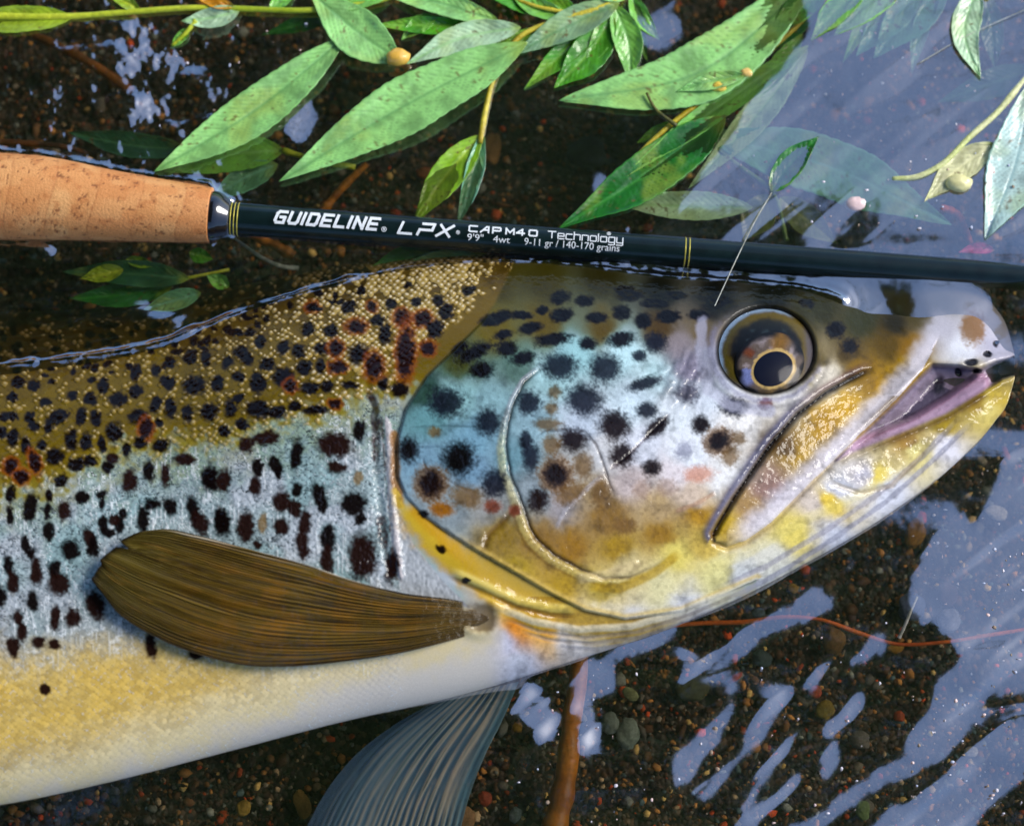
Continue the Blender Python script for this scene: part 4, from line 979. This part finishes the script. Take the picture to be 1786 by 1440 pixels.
def font_text(text, x, y, size, xs_=1.0):
    cu = bpy.data.curves.new("txt", 'FONT'); cu.body = text; cu.size = size; cu.resolution_u = 3
    o = bpy.data.objects.new("txt", cu); SC.collection.objects.link(o)
    dg_ = bpy.context.evaluated_depsgraph_get(); me = o.evaluated_get(dg_).to_mesh()
    n = len(me.vertices); co = np.zeros(n * 3); me.vertices.foreach_get("co", co); co = co.reshape(-1, 3)
    fs = [list(p.vertices) for p in me.polygons]
    o.evaluated_get(dg_).to_mesh_clear(); bpy.data.objects.remove(o); bpy.data.curves.remove(cu)
    t3 = []
    for q in fs:
        for k in range(1, len(q) - 1): t3.append((q[0], q[k], q[k + 1]))
    t3 = np.array(t3); co = co[:, :2]
    for _ in range(3):                                # split the triangles so that they follow the round blank
        a_, b2, c2 = co[t3[:, 0]], co[t3[:, 1]], co[t3[:, 2]]; m_ = len(t3); o_ = len(co); i_ = np.arange(m_)
        co = np.r_[co, (a_ + b2) / 2, (b2 + c2) / 2, (c2 + a_) / 2]
        p1, p2, p3 = o_ + i_, o_ + m_ + i_, o_ + 2 * m_ + i_
        t3 = np.r_[np.c_[t3[:, 0], p1, p3], np.c_[p1, t3[:, 1], p2], np.c_[p3, p2, t3[:, 2]], np.c_[p1, p2, p3]]
    v = on_rod(co[:, 0] * xs_ + x, co[:, 1] + y)
    ob = mesh("lettering", v, np.array(t3), M_INK, rod, smooth=False)
    return ob
font_text("9'9\"   4wt", 815, -7.5, 17.0, 1.12)["label"] = "white figures 9'9\" 4wt"
font_text("9-11 gr / 140-170 grains", 914, -8.0, 17.5, 0.98)["label"] = "white figures 9-11 gr / 140-170 grains"

# ------------------------------------------------------------------ willow twigs and leaves
KIND = {  # upper/lower colour of blade, vein, edge
 'pale': (lin(142,200,112), lin(96,150,84), lin(120,176,96)), 'bright': (lin(132,178,30), lin(168,196,60), lin(110,160,30)), 'green': (lin(76,152,30), lin(120,176,60), lin(60,140,30)),
 'dark': (lin(24,104,26), lin(60,140,50), lin(60,140,50)), 'aqua': (lin(104,164,118), lin(120,180,150), lin(110,180,150)), 'mint': (lin(176,208,164), lin(150,196,130), lin(160,200,140)),
 'palebl': (lin(178,206,196), lin(110,150,150), lin(150,200,180)), 'cream': (lin(216,214,160), lin(230,226,170), lin(200,206,150)), 'yellow': (lin(214,150,30), lin(190,120,20), lin(200,140,20)),
 'murk': (lin(40,92,60), lin(70,120,80), lin(60,110,70)), 'olive': (lin(92,104,22), lin(120,130,30), lin(90,100,20)), 'pgreen': (lin(116,180,70), lin(140,196,110), lin(110,176,70)),
 'grey': (lin(124,160,116), lin(90,136,84), lin(110,160,100)), 'lime': (lin(150,176,40), lin(186,200,60), lin(120,160,40)), 'pink': (lin(226,60,130), lin(240,120,170), lin(220,60,120))}
_ln = [0]
def leaf(parent, base, tip, width, kind, bend=0.0, z=(1.0, 1.0), cup=1.2, mid=None, wav=0.8, peak=0.42):
    _ln[0] += 1; k = _ln[0]
    nu, nv = 120, 27
    b0 = np.array(base, float); t0 = np.array(tip, float)
    d = t0 - b0; L = np.hypot(*d); n = np.array([-d[1], d[0]]) / L
    m = (b0 + t0) / 2 + n * bend if mid is None else np.array(mid, float)
    sp = spline([b0, m, t0], nu)
    tg = np.gradient(sp, axis=0); tg /= np.linalg.norm(tg, axis=1)[:, None]
    nr = np.c_[-tg[:, 1], tg[:, 0]]
    u = np.linspace(0, 1, nu); a = math.log(0.5) / math.log(peak)
    prof = np.sin(np.pi * u ** a) ** 0.85 * (1 - 0.25 * sstep(0.6, 1.0, u))
    ser = 1 + 0.035 * np.abs(np.sin(u * L / 7.0)) * (prof > 0.1) + 0.05 * noise(u * 6 + 13 * k, u * 0)
    hw = np.maximum(width / 2 * prof * ser, 0.5)
    v = np.linspace(-1, 1, nv)
    asym = 1 + 0.08 * noise(np.array([k * 3.3]), np.array([0.5]))[0] * np.sign(v)
    P = sp[:, None] + nr[:, None] * (hw[:, None] * (v * asym)[None])[..., None]
    U, V = np.meshgrid(u, v, indexing='ij')
    lat = (U * L / 13.0 - np.abs(V) * hw[:, None] / 9.0) % 1.0
    vein = np.exp(-((lat - 0.5) / 0.10) ** 2) * sstep(0.03, 0.15, np.abs(V)) * sstep(1.0, 0.7, np.abs(V))
    tert = np.exp(-(((U * L / 5.0 + np.abs(V) * hw[:, None] / 4.0 + 0.6 * noise(U * 20, V * 6)) % 1.0 - 0.5) / 0.16) ** 2) * 0.4
    rib = np.exp(-(V * hw[:, None] / 2.6) ** 2)
    X, Y = P[..., 0], P[..., 1]
    Z = z[0] + (z[1] - z[0]) * U + cup * (V ** 2 - 0.3) * prof[:, None] + wav * fbm(U * 3.2 + 5 * k, V * 1.1 + k) * sstep(0, .2, U) \
        - 0.10 * vein - 0.25 * rib + 0.05 * (1 - vein)
    cb, cv, ce = KIND[kind]
    n1 = fbm(X / 26 + k, Y / 26); n2 = fbm(X / 7, Y / 7 + k)
    col = cb + 0 * X[..., None]
    def mx(c_, mm): 
        nonlocal col
        col = col + (c_ - col) * np.clip(mm, 0, 1)[..., None]
    mx(cb * 1.3, sstep(-0.1, 0.5, n1) * 0.7); mx(cb * 0.5, sstep(0.05, 0.5, -n1) * 0.65); mx(lin(170, 186, 70), sstep(0.1, 0.5, fbm(X / 60 + 3 * k, Y / 60)) * 0.35)
    mx(cb * 0.48 + cv * 0.1, vein * 0.55 + tert * 0.35 * (1 - rib)); mx(cv, rib * 0.75); mx(ce, sstep(0.86, 1.0, np.abs(V)) * 0.6)
    mx(lin(96, 70, 30), sstep(0.52, 0.68, n2 + 0.3 * n1) * 0.75); mx(lin(150, 170, 50), sstep(0.12, 0.0, U) * 0.7)
    v1 = at(X, Y, Z).reshape(-1, 3); v2 = at(X, Y, Z - 0.22).reshape(-1, 3)
    n_ = nu * nv; f1 = grid_faces(nu, nv)
    bd = np.r_[np.arange(nv), np.arange(1, nu) * nv + nv - 1, (nu - 1) * nv + np.arange(nv - 2, -1, -1), np.arange(nu - 2, 0, -1) * nv]
    nx_ = np.roll(bd, -1)
    f3 = np.stack([bd, bd + n_, nx_ + n_, nx_], -1)
    c = col.reshape(-1, 3)
    return mesh("leaf", np.r_[v1, v2], [f1, f1[:, ::-1] + n_, f3], M_LEAF, parent, col=np.r_[c, c * 0.9])
def twig(name, pts, rad, cols, parent, n=60, seg=12, knob=0.12):
    """pts rows (px, py, z_mm); rad (px) from start to end; cols two colours"""
    p = spline(pts, n); u = np.linspace(0, 1, n)
    r = np.interp(u, [0, 1], rad) * (1 + knob * noise(u * 14 + len(pts), u * 0 + rad[0])) * S
    v, f = tube(at(p[:, 0], p[:, 1], p[:, 2]), r, seg)
    c = cols[0] + (cols[1] - cols[0]) * sstep(-0.4, 0.4, fbm(u * 8, u * 0 + 3))[:, None]
    c = np.repeat(c, seg, 0) * rng.uniform(0.9, 1.1, (n * seg, 1))
    return mesh(name, v, f, M_TWIG, parent, col=np.r_[c, c[:1], c[-1:]])
def bud(parent, x, y, z, r, c):
    v = ICO2_V * np.array([1.3, 0.9, 0.8]) * r * S + at(x, y, z)
    v = v + 0.12 * r * S * np.stack([noise(ICO2_V[:, 0] * 3 + x, ICO2_V[:, 1] * 3)] * 3, -1)
    return mesh("bud", v, ICO2_F, M_LEAF, parent, col=np.tile(c, (len(v), 1)))
def ico(n):
    V, F = ICO_V.copy(), ICO_F.copy()
    for _ in range(n):
        e = {}; V = list(V); NF = []
        def mid(a, b_):
            key = (min(a, b_), max(a, b_))
            if key not in e:
                m_ = (V[a] + V[b_]) / 2; V.append(m_ / np.linalg.norm(m_)); e[key] = len(V) - 1
            return e[key]
        for a, b_, c_ in F:
            x, y, z = mid(a, b_), mid(b_, c_), mid(c_, a); NF += [[a, x, z], [b_, y, x], [c_, z, y], [x, y, z]]
        V, F = np.array(V), np.array(NF)
    return V, F
ICO2_V, ICO2_F = ico(2)
YG = (lin(150, 168, 30), lin(186, 196, 50)); YB = (lin(170, 150, 30), lin(206, 190, 60)); BRN = (lin(120, 70, 20), lin(170, 104, 30)); PY_ = (lin(200, 206, 130), lin(220, 220, 160))
GRP = "willow sprigs drifting in the water"
def sprig(x, y, z, label):
    o = empty("willow_sprig", at(x, y, z)); tag(o, label, "twig", GRP); return o

s = sprig(300, 16, 1, "willow sprig with yellow green stem running along the top left edge")
twig("stem", [(-80,26,0.5),(120,29,1),(230,21,1.2),(340,14,1.5),(430,16,1.5),(540,18,1.5),(640,6,1.2),(760,-30,1)], (6.5,5), YG, s)
leaf(s, (126,30), (-95,46), 46, 'lime', 4, (1.2,0.2)); leaf(s, (418,18), (316,37), 36, 'mint', -4, (2.2,1.6)); leaf(s, (408,12), (335,-8), 22, 'yellow', 0, (2.6,2.6))
twig("stem", [(342,36,1.4),(322,60,0.6),(300,80,-0.6)], (5,3), YG, s, n=16); leaf(s, (330,50), (297,84), 18, 'pgreen', 0, (0.6,-.6))
leaf(s, (606,62), (268,300), 82, 'pale', -14, (3.0,1.6), peak=0.5); leaf(s, (540,-14), (704,112), 84, 'pale', 4, (3.2,2.2), peak=0.55); leaf(s, (600,20), (455,62), 30, 'dark', 0, (-1.5,-2.5))
leaf(s, (690,-20), (540,16), 40, 'pgreen', 0, (2.2,2.0)); leaf(s, (870,38), (640,-22), 42, 'pale', 6, (1.8,2.2)); leaf(s, (845,52), (650,44), 32, 'green', 4, (0.4,0.2))
leaf(s, (560,20), (640,-30), 34, 'green', 0, (1.0,1.4)); leaf(s, (470,18), (520,-24), 26, 'pgreen', 0, (1.0,1.6)); leaf(s, (245,22), (180,-16), 22, 'lime', 4, (1.0,1.6)); leaf(s, (760,30), (700,70), 30, 'pgreen', 6, (0.4,0.2))
bud(s, 694, 100, 4.0, 17, lin(226, 176, 70))
s = sprig(900, 60, 1, "willow sprig with the longest pale leaf, forking above the rod lettering")
twig("stem", [(1130,-40,1),(1060,8,1.6),(980,34,2),(905,66,2),(866,124,1.4),(847,190,1),(837,250,0.6)], (6,5), YB, s)
twig("stem", [(985,22,2.4),(930,10,2.6),(880,-10,2.6)], (4,3), YB, s, n=16)
leaf(s, (920,74), (486,317), 96, 'pale', 8, (3.4,2.0), peak=0.45); leaf(s, (1080,6), (896,96), 52, 'grey', 4, (2.6,3.0)); leaf(s, (908,48), (708,112), 50, 'mint', 14, (2.4,2.4)); leaf(s, (1014,28), (800,-34), 58, 'green', 6, (1.8,2.4))
leaf(s, (1056,44), (914,156), 40, 'green', 6, (0.6,-.5)); leaf(s, (1070,28), (966,154), 64, 'green', -8, (1.4,0.4)); leaf(s, (1070,8), (1098,146), 50, 'pgreen', -12, (1.6,0.6))
leaf(s, (985,30), (880,-22), 34, 'pgreen', -5, (2.2,2.6)); leaf(s, (1090,0), (1010,-40), 40, 'pale', 4, (2,2.4)); leaf(s, (1062,20), (1020,120), 34, 'pgreen', -6, (1.0,-.2)); leaf(s, (930,60), (830,108), 30, 'green', 6, (-.5,-1))
leaf(s, (840,236), (720,392), 56, 'bright', 6, (0.6,-1.2)); leaf(s, (842,232), (796,398), 32, 'aqua', -4, (0.2,-1.5))
leaf(s, (1000,34), (900,100), 30, 'pgreen', 5, (0.2,-1)); leaf(s, (950,48), (770,96), 26, 'green', -8, (1.2,0.6)); leaf(s, (1100,-10), (1150,70), 30, 'pgreen', 5, (0.4,-.8)); leaf(s, (1085,4), (1130,110), 24, 'green', -5, (-.6,-1.6)); leaf(s, (880,78), (760,190), 30, 'green', 6, (-1.2,-2.2)); leaf(s, (1040,18), (940,120), 28, 'bright', 4, (0.2,-.8))
s = sprig(560, 280, -2, "submerged willow sprig behind the tip of the cork grip")
twig("stem", [(620,292,-3),(548,279,-2),(492,262,-2)], (6,6), YG, s, n=20); leaf(s, (494,262), (286,300), 66, 'pgreen', 10, (-2,-3)); leaf(s, (330,262), (116,230), 44, 'murk', -6, (-3,-4)); leaf(s, (484,286), (366,350), 46, 'aqua', 6, (-2.5,-3.5))
s = sprig(1240, 165, 0, "willow sprig with broad pale leaf right of centre along the sky reflection")
twig("stem", [(1445,-20,-1),(1395,40,-1),(1330,100,-.6),(1240,166,0.2),(1160,226,0.3),(1085,300,-.5)], (5,5), YB, s)
leaf(s, (1440,-60), (974,176), 104, 'pale', 0, (0.8,1.8), mid=(1215,128), peak=0.5); leaf(s, (1265,205), (974,399), 82, 'dark', -6, (0.8,1.2), peak=0.4); leaf(s, (1410,80), (1075,318), 44, 'pgreen', 4, (0.6,0.6)); leaf(s, (1408,86), (1200,330), 52, 'mint', -8, (-.8,-.6))
leaf(s, (1432,10), (1318,104), 40, 'dark', 6, (-.6,-1.0)); leaf(s, (1400,60), (1290,190), 36, 'pgreen', -6, (-1.0,-1.4)); leaf(s, (1445,-20), (1340,60), 44, 'green', 4, (0.6,0.4)); leaf(s, (1180,215), (1110,250), 24, 'green', 0, (-.5,-1)); leaf(s, (1300,130), (1180,160), 30, 'pale', 4, (2.4,2.4))
bud(s, 1254, 152, 1.6, 11, lin(226, 190, 70)); bud(s, 1302, 127, 1.6, 9, lin(226, 186, 100)); twig("stem", [(1128,162,3.0),(1140,186,2.8),(1180,220,2.2)], (2.5,4), (lin(60,60,20), lin(90,90,30)), s, n=16)
s = sprig(1345, 335, -1, "sunken willow sprig with blue green leaf, crossed by the fishing line")
twig("stem", [(1215,232,-1.5),(1290,290,-1.2),(1346,334,-.8),(1372,420,-1.5)], (4,4), (lin(90,120,50), lin(120,150,80)), s)
leaf(s, (1220,232), (1660,392), 104, 'aqua', -22, (-1.0,-2.0), peak=0.5); leaf(s, (1312,362), (1062,352), 50, 'mint', -3, (-.6,0.4)); leaf(s, (1345,334), (1428,238), 46, 'dark', -6, (0.4,1.2)); leaf(s, (1344,340), (1296,420), 60, 'olive', 0, (-2,-3)); leaf(s, (1360,345), (1460,425), 52, 'olive', 0, (-2.5,-4))
bud(s, 1492, 356, -1.0, 15, lin(226, 196, 190))
s = sprig(1590, -30, 0.5, "bunch of four pointed willow leaves hanging in from the top right edge")
twig("stem", [(1480,-60,1),(1580,-40,1.2),(1700,-50,1)], (5,5), YB, s, n=16)
leaf(s, (1515,-30), (1414,72), 46, 'pgreen', 6, (1.2,1.4)); leaf(s, (1575,-26), (1454,63), 52, 'pale', 8, (0.8,0.8)); leaf(s, (1606,-14), (1493,98), 56, 'aqua', 6, (-.8,-1)); leaf(s, (1652,-24), (1524,102), 76, 'aqua', 8, (-.6,-.8))
leaf(s, (1560,-30), (1470,110), 30, 'pgreen', 6, (-.4,-.8)); leaf(s, (1640,-30), (1590,130), 32, 'aqua', 8, (-1.0,-1.4))
s = sprig(1712, -20, 0.5, "willow sprig with curved pale leaf hanging near the top right corner")
twig("stem", [(1690,-60,1),(1712,-30,1.0),(1722,0,0.5)], (4,4), YB, s, n=12); leaf(s, (1706,-26), (1710,137), 50, 'mint', 26, (1.0,1.4)); leaf(s, (1718,-12), (1736,122), 42, 'murk', -4, (-1.5,-1.5))
s = sprig(1690, 240, 0, "pale stemmed willow sprig at the right edge with long bluish leaf")
twig("stem", [(1830,90,-1),(1786,140,-.4),(1740,195,0.4),(1690,240,0.6),(1640,288,0.6),(1600,308,0.3),(1556,312,-.4)], (7,4.5), PY_, s)
leaf(s, (1800,140), (1718,418), 96, 'palebl', -14, (0.8,0.4), peak=0.5); leaf(s, (1735,250), (1612,352), 50, 'cream', 6, (0.2,-.5)); leaf(s, (1810,118), (1636,178), 50, 'murk', 0, (-1.8,-1.5)); bud(s, 1672, 320, 0.2, 18, lin(222, 214, 150))
s = sprig(700, 450, -5, "green willow leaves sunk between the rod and the trout's back")
leaf(s, (790,436), (636,474), 46, 'dark', 6, (-5,-5)); leaf(s, (830,444), (690,470), 34, 'aqua', 2, (-4,-4.5)); twig("stem", [(900,452,-6),(840,444,-5),(790,438,-5)], (3,3), YG, s, n=10)
s = sprig(230, 490, -8, "murky green willow leaves sunk under the cork grip")
twig("stem", [(400,470,-9),(320,486,-8),(220,500,-8)], (3,3), YG, s, n=14)
leaf(s, (330,486), (108,474), 46, 'murk', 4, (-6,-7)); leaf(s, (300,500), (120,520), 44, 'dark', -4, (-8,-9)); leaf(s, (215,470), (140,486), 30, 'lime', 0, (-5,-6)); leaf(s, (330,440), (372,452), 26, 'green', 0, (-5,-6)); leaf(s, (220,452), (272,464), 20, 'bright', 0, (-6,-6)); leaf(s, (350,510), (250,540), 36, 'aqua', 0, (-5,-5.5)); leaf(s, (400,500), (360,480), 26, 'pgreen', 0, (-5,-5.5))
sl = leaf(None, (1735,436), (1672,440), 20, 'pink', 6, (-4,-4)); sl.name = "pink_petal"; tag(sl, "bright pink petal in the dark water at the right edge", "petal")

def loose(name, pts, rad, cols, label, cat, **k):
    o = twig(name, pts, rad, cols, None, **k); tag(o, label, cat); return o
loose("brown_stick", [(1012,1140,-14),(1008,1190,-14),(996,1260,-16),(990,1330,-18),(968,1440,-20),(945,1520,-21)], (13,24), (lin(150,88,16), lin(190,118,30)), "thick amber brown stick standing up from under the belly", "stick", n=70, seg=18)
loose("root", [(1150,1092,-24),(1230,1086,-24),(1300,1084,-22),(1360,1076,-18),(1430,1080,-16),(1500,1104,-18),(1560,1122,-20),(1640,1120,-20),(1720,1108,-19),(1830,1090,-18)], (4,3.5), (lin(190,84,20), lin(230,116,40)), "thin orange root crossing the bottom below the jaw", "root", n=120)
loose("root", [(1640,362,-6),(1668,372,-7),(1684,400,-8),(1692,424,-10)], (7,6), (lin(170,66,16), lin(220,100,30)), "short rusty orange root by the pink petal", "root")
loose("twig", [(640,286,-16),(606,318,-17),(576,352,-18),(560,372,-19)], (6,9), (lin(150,86,20), lin(200,128,40)), "short orange brown twig above the rod's brand lettering", "twig")
loose("twig", [(420,398,-18),(460,420,-18),(490,434,-18),(512,448,-19)], (6,12), (lin(140,84,20), lin(190,120,40)), "rusty twig passing beneath the rod near the grip", "twig")
loose("twig", [(404,412,-8),(432,432,-9),(462,452,-9),(490,464,-10),(520,468,-12)], (2,5), (lin(150,160,150), lin(190,196,186)), "pale grey rootlet trailing below the winding check", "twig")
loose("dead_stem", [(60,62,-20),(120,90,-18),(170,118,-18),(230,160,-20)], (8,10), (lin(150,88,24), lin(120,72,20)), "sunken brown stem in the upper left riffle", "twig")
loose("pale_splinter", [(1600,1040,-3),(1590,1062,-3),(1580,1086,-4),(1568,1112,-6)], (2,3.5), (lin(226,226,226), lin(200,200,190)), "thin white splinter beside the lower sky reflection", "splinter")
loose("dark_stem", [(-60,246,-5),(40,250,-5),(110,256,-6),(170,272,-8)], (7,5), (lin(60,34,14), lin(110,64,24)), "dark brown stem lying along the top of the cork grip", "twig")
LINEC = (lin(150,150,130), lin(190,190,176))
loose("fishing_line", [(1238,552,6.5),(1262,500,6.0),(1290,440,5),(1320,380,3.2),(1346,336,1.8)], (0.9,0.9), LINEC, "thin clear fishing line rising from beside the eye", "fishing line", n=60, seg=8, knob=0.02)
loose("fishing_line", [(1600,112,1),(1680,66,1.2),(1786,18,1.4),(1900,-34,1.6)], (0.7,0.7), LINEC, "thin clear fishing line crossing the top right corner", "fishing line", n=40, seg=8, knob=0.02)

# ------------------------------------------------------------------ single pebbles that stand out of the gravel
PEB = [(856,257,19,32,10,(176,128,66),"tan oval pebble beside the forked sprig"),(1022,266,36,32,20,(26,52,72),"dark slate blue pebble, largest above the rod"),
 (806,1424,24,22,0,(176,134,90),"tan pebble at the bottom edge beside the blue fin"),(1096,1278,20,30,5,(140,160,146),"pale grey green pebble, right of a pair"),(1066,1262,15,20,0,(130,150,140),"smaller grey green pebble, left of a pair"),
 (1740,894,20,13,15,(222,214,200),"white pebble under the lower right sky reflection"),(902,1268,9,9,0,(210,160,30),"small yellow pebble right of the blue fin"),(846,1392,12,14,0,(170,60,30),"red pebble next to the blue fin's tip"),
 (1596,930,17,32,15,(170,118,40),"ochre finger shaped pebble below the jaw tip"),(1608,902,9,11,0,(214,70,20),"bright orange red pebble under the lower jaw"),(1422,1206,12,12,0,(200,66,20),"orange red pebble between the ripple streaks"),
 (1440,1238,16,18,20,(150,128,40),"olive yellow pebble between the ripple streaks"),(1568,1248,11,10,0,(190,76,30),"rust red pebble left of the big sky reflection"),(1505,1412,13,18,0,(120,150,90),"green pebble near the bottom right edge"),
 (1330,1148,18,16,0,(50,84,90),"dark teal pebble below the orange root"),(1322,1068,12,8,0,(70,100,116),"small blue grey pebble above the orange root"),(1384,1026,9,9,0,(190,150,50),"yellow pebble close under the jaw"),
 (425,1408,13,15,30,(196,160,60),"yellow pebble under the belly at lower left"),(528,1402,14,24,-20,(176,140,64),"long ochre pebble left of the blue fin"),(1456,1118,20,24,0,(150,110,56),"brown triangular pebble crossed by the orange root"),
 (1562,1130,16,9,-10,(196,140,30),"golden pebble under the orange root"),(1210,1200,30,22,-15,(70,80,50),"mossy dark green stone below the throat"),(1694,1310,12,9,0,(196,190,180),"small white pebble inside the narrow ripple band"),
 (690,372,10,9,0,(190,60,30),"small red pebble against the upper edge of the rod"),(740,302,14,12,0,(150,84,30),"brown pebble left of the bright green leaf"),(1130,398,9,8,0,(170,60,30),"small red pebble where the rod dips under"),
 (1500,1290,18,16,0,(120,116,106),"grey pebble between two ripple bands"),(1590,1060,24,26,0,(90,110,150),"blue grey stone under the sky reflection's left edge"),(1652,1036,18,22,0,(80,60,66),"dark purple stone under the sky reflection"),
 (1655,1082,20,22,0,(150,156,176),"round pale grey stone under the sky reflection"),(1100,1210,16,10,30,(140,150,100),"flat olive stone chip right of the amber stick"),(900,1420,10,14,20,(130,150,150),"grey pebble low between fin and stick")]
ICO3_V, ICO3_F = ico(3)
for k, (x, y, rx, ry, rot, c, lab) in enumerate(PEB):
    V = ICO3_V + 0.24 * np.stack([fbm(ICO3_V[:, 0] * 1.3 + 9 * k, ICO3_V[:, 1] * 1.3 + 3 * j + ICO3_V[:, 2]) for j in range(3)], -1)
    a = math.radians(-rot); sx, sy = V[:, 0] * rx * S, V[:, 1] * ry * S
    V = np.c_[sx * math.cos(a) - sy * math.sin(a), sx * math.sin(a) + sy * math.cos(a), V[:, 2] * 0.55 * min(rx, ry) * S] 
    base_ = at(x, y, BED + 1.5 + 0.35 * min(rx, ry) * S * 1000)
    cl_ = lin(*c); cl_ = (cl_ + 0.35 * (np.array([0.10, 0.07, 0.045]) - cl_)) * 0.85
    cc_ = cl_ * (1 + 0.35 * fbm(ICO3_V[:, 0] * 2 + k, ICO3_V[:, 1] * 2 + ICO3_V[:, 2])[:, None])
    o = mesh("pebble", V, ICO3_F, M_STONE, col=cc_); o.location = base_
    tag(o, lab, "pebble", "pebbles on the riverbed")

# ------------------------------------------------------------------ unseen willow added on the left bank, crown shaped to darken the reflections
tree = empty("added_willow_tree", (-2.3, 1.2, 0.2))
tag(tree, "willow tree leaning over the river, mirrored dark in the water", "tree")
n = 26000
r_ = np.random.default_rng(11)
tx = r_.uniform(-3.2, 2.2, n * 2); ty = r_.uniform(-2.2, 2.7, n * 2); tz = r_.uniform(1.9, 3.0, n * 2)
mpx, mpy = to_px(tx, ty, -tz)
keep = mpx < EDGE_PX(mpy) + 90 * fbm(ty * 2.2, tz * 2) + 50 * r_.normal(size=n * 2)
tx, ty, tz = tx[keep][:n], ty[keep][:n], tz[keep][:n]
# a few outer sprays that show as dark flecks in the bright reflection
ex = r_.uniform(0.45, 1.0, 60); ey = r_.uniform(0.75, 1.3, 60); ez = r_.uniform(1.9, 2.2, 60)
tx, ty, tz = np.r_[tx, ex], np.r_[ty, ey], np.r_[tz, ez]
n = len(tx)
L = r_.uniform(0.13, 0.20, n); Wd = L * r_.uniform(0.26, 0.36, n)
L[-60:] *= 0.35; Wd[-60:] *= 0.35
a = r_.uniform(0, 6.283, n); tl = r_.uniform(-0.7, 0.3, n)
dv = np.stack([np.cos(a) * np.cos(tl), np.sin(a) * np.cos(tl), np.sin(tl)], -1); sv = np.stack([-np.sin(a), np.cos(a), r_.uniform(-0.3, 0.3, n)], -1)
c0 = np.stack([tx, ty, tz], -1)
prof = [(-0.5, 0.0), (-0.15, 0.5), (0.2, 0.42), (0.5, 0.0)]
vv = np.stack([c0 + dv * (-0.5 * L)[:, None], c0 + dv * (-0.1 * L)[:, None] + sv * (0.5 * Wd)[:, None], c0 + dv * (0.5 * L)[:, None], c0 + dv * (-0.1 * L)[:, None] - sv * (0.5 * Wd)[:, None]], 1).reshape(-1, 3)
ff = np.arange(n * 4).reshape(-1, 4)
gcol = np.repeat(np.array([0.03, 0.06, 0.015]) * r_.uniform(0.6, 1.5, (n, 1)), 4, 0)
M_CROWN = attr_mat("willow_crown", rough=0.55, spec=0.3)
mesh("crown", vv, ff, M_CROWN, tree, col=gcol, smooth=False)
M_BARK = flat_mat("willow_bark", (0.05, 0.04, 0.03), rough=0.9, noise_amt=0.5, scale=20)
v, f = tube(spline([(-2.3,1.2,0.1),(-2.2,1.2,0.9),(-1.9,1.25,1.7),(-1.3,1.3,2.4),(-0.6,1.3,2.9)], 40), np.linspace(0.22, 0.07, 40), 16)
mesh("trunk", v, f, M_BARK, tree)
for p in ([(-1.9,1.25,1.7),(-1.6,0.6,2.2),(-1.0,-0.2,2.6),(-0.4,-0.9,2.7)], [(-1.5,1.3,2.2),(-1.0,2.0,2.5),(-0.3,2.8,2.7),(0.2,3.6,2.7)], [(-2.1,1.2,1.1),(-2.4,0.5,1.9),(-2.4,-0.4,2.5),(-2.0,-1.3,2.7)]):
    v, f = tube(spline(p, 24), np.linspace(0.09, 0.02, 24), 10)
    mesh("limb", v, f, M_BARK, tree)

# ------------------------------------------------------------------ pale flecks added on the surface, standing in for bright pebbles seen through
r_ = np.random.default_rng(21)
fx_, fy_ = [], []
for (x0, x1, y0, y1, n) in [(1590,1800,800,1430,170),(1250,1790,40,400,120),(880,1600,1080,1440,70),(100,560,40,240,40)]:
    fx_ += list(r_.uniform(x0, x1, n)); fy_ += list(r_.uniform(y0, y1, n))
c = at(np.array(fx_), np.array(fy_), 0.25); n = len(c)
rad = np.exp(r_.uniform(np.log(0.7), np.log(2.8), n)) * S
sc = r_.uniform(0.5, 1.7, (n, 3)); sc[:, 2] = 0.35
v = (ICO_V[None] * (1 + r_.uniform(-0.3, 0.3, (n, 12, 1))) * sc[:, None] * rad[:, None, None] + c[:, None]).reshape(-1, 3)
f = (ICO_F[None] + 12 * np.arange(n)[:, None, None]).reshape(-1, 3)
colf = np.repeat(np.array([lin(214, 206, 210), lin(226, 196, 186), lin(190, 196, 214), lin(150, 130, 110)])[r_.integers(0, 4, n)], 12, 0)
fl = mesh("pale_flecks", v, f, M_STONE, col=colf)
tag(fl, "tiny pale flecks on the water, standing in for bright bottom pebbles", "foam", kind="stuff")
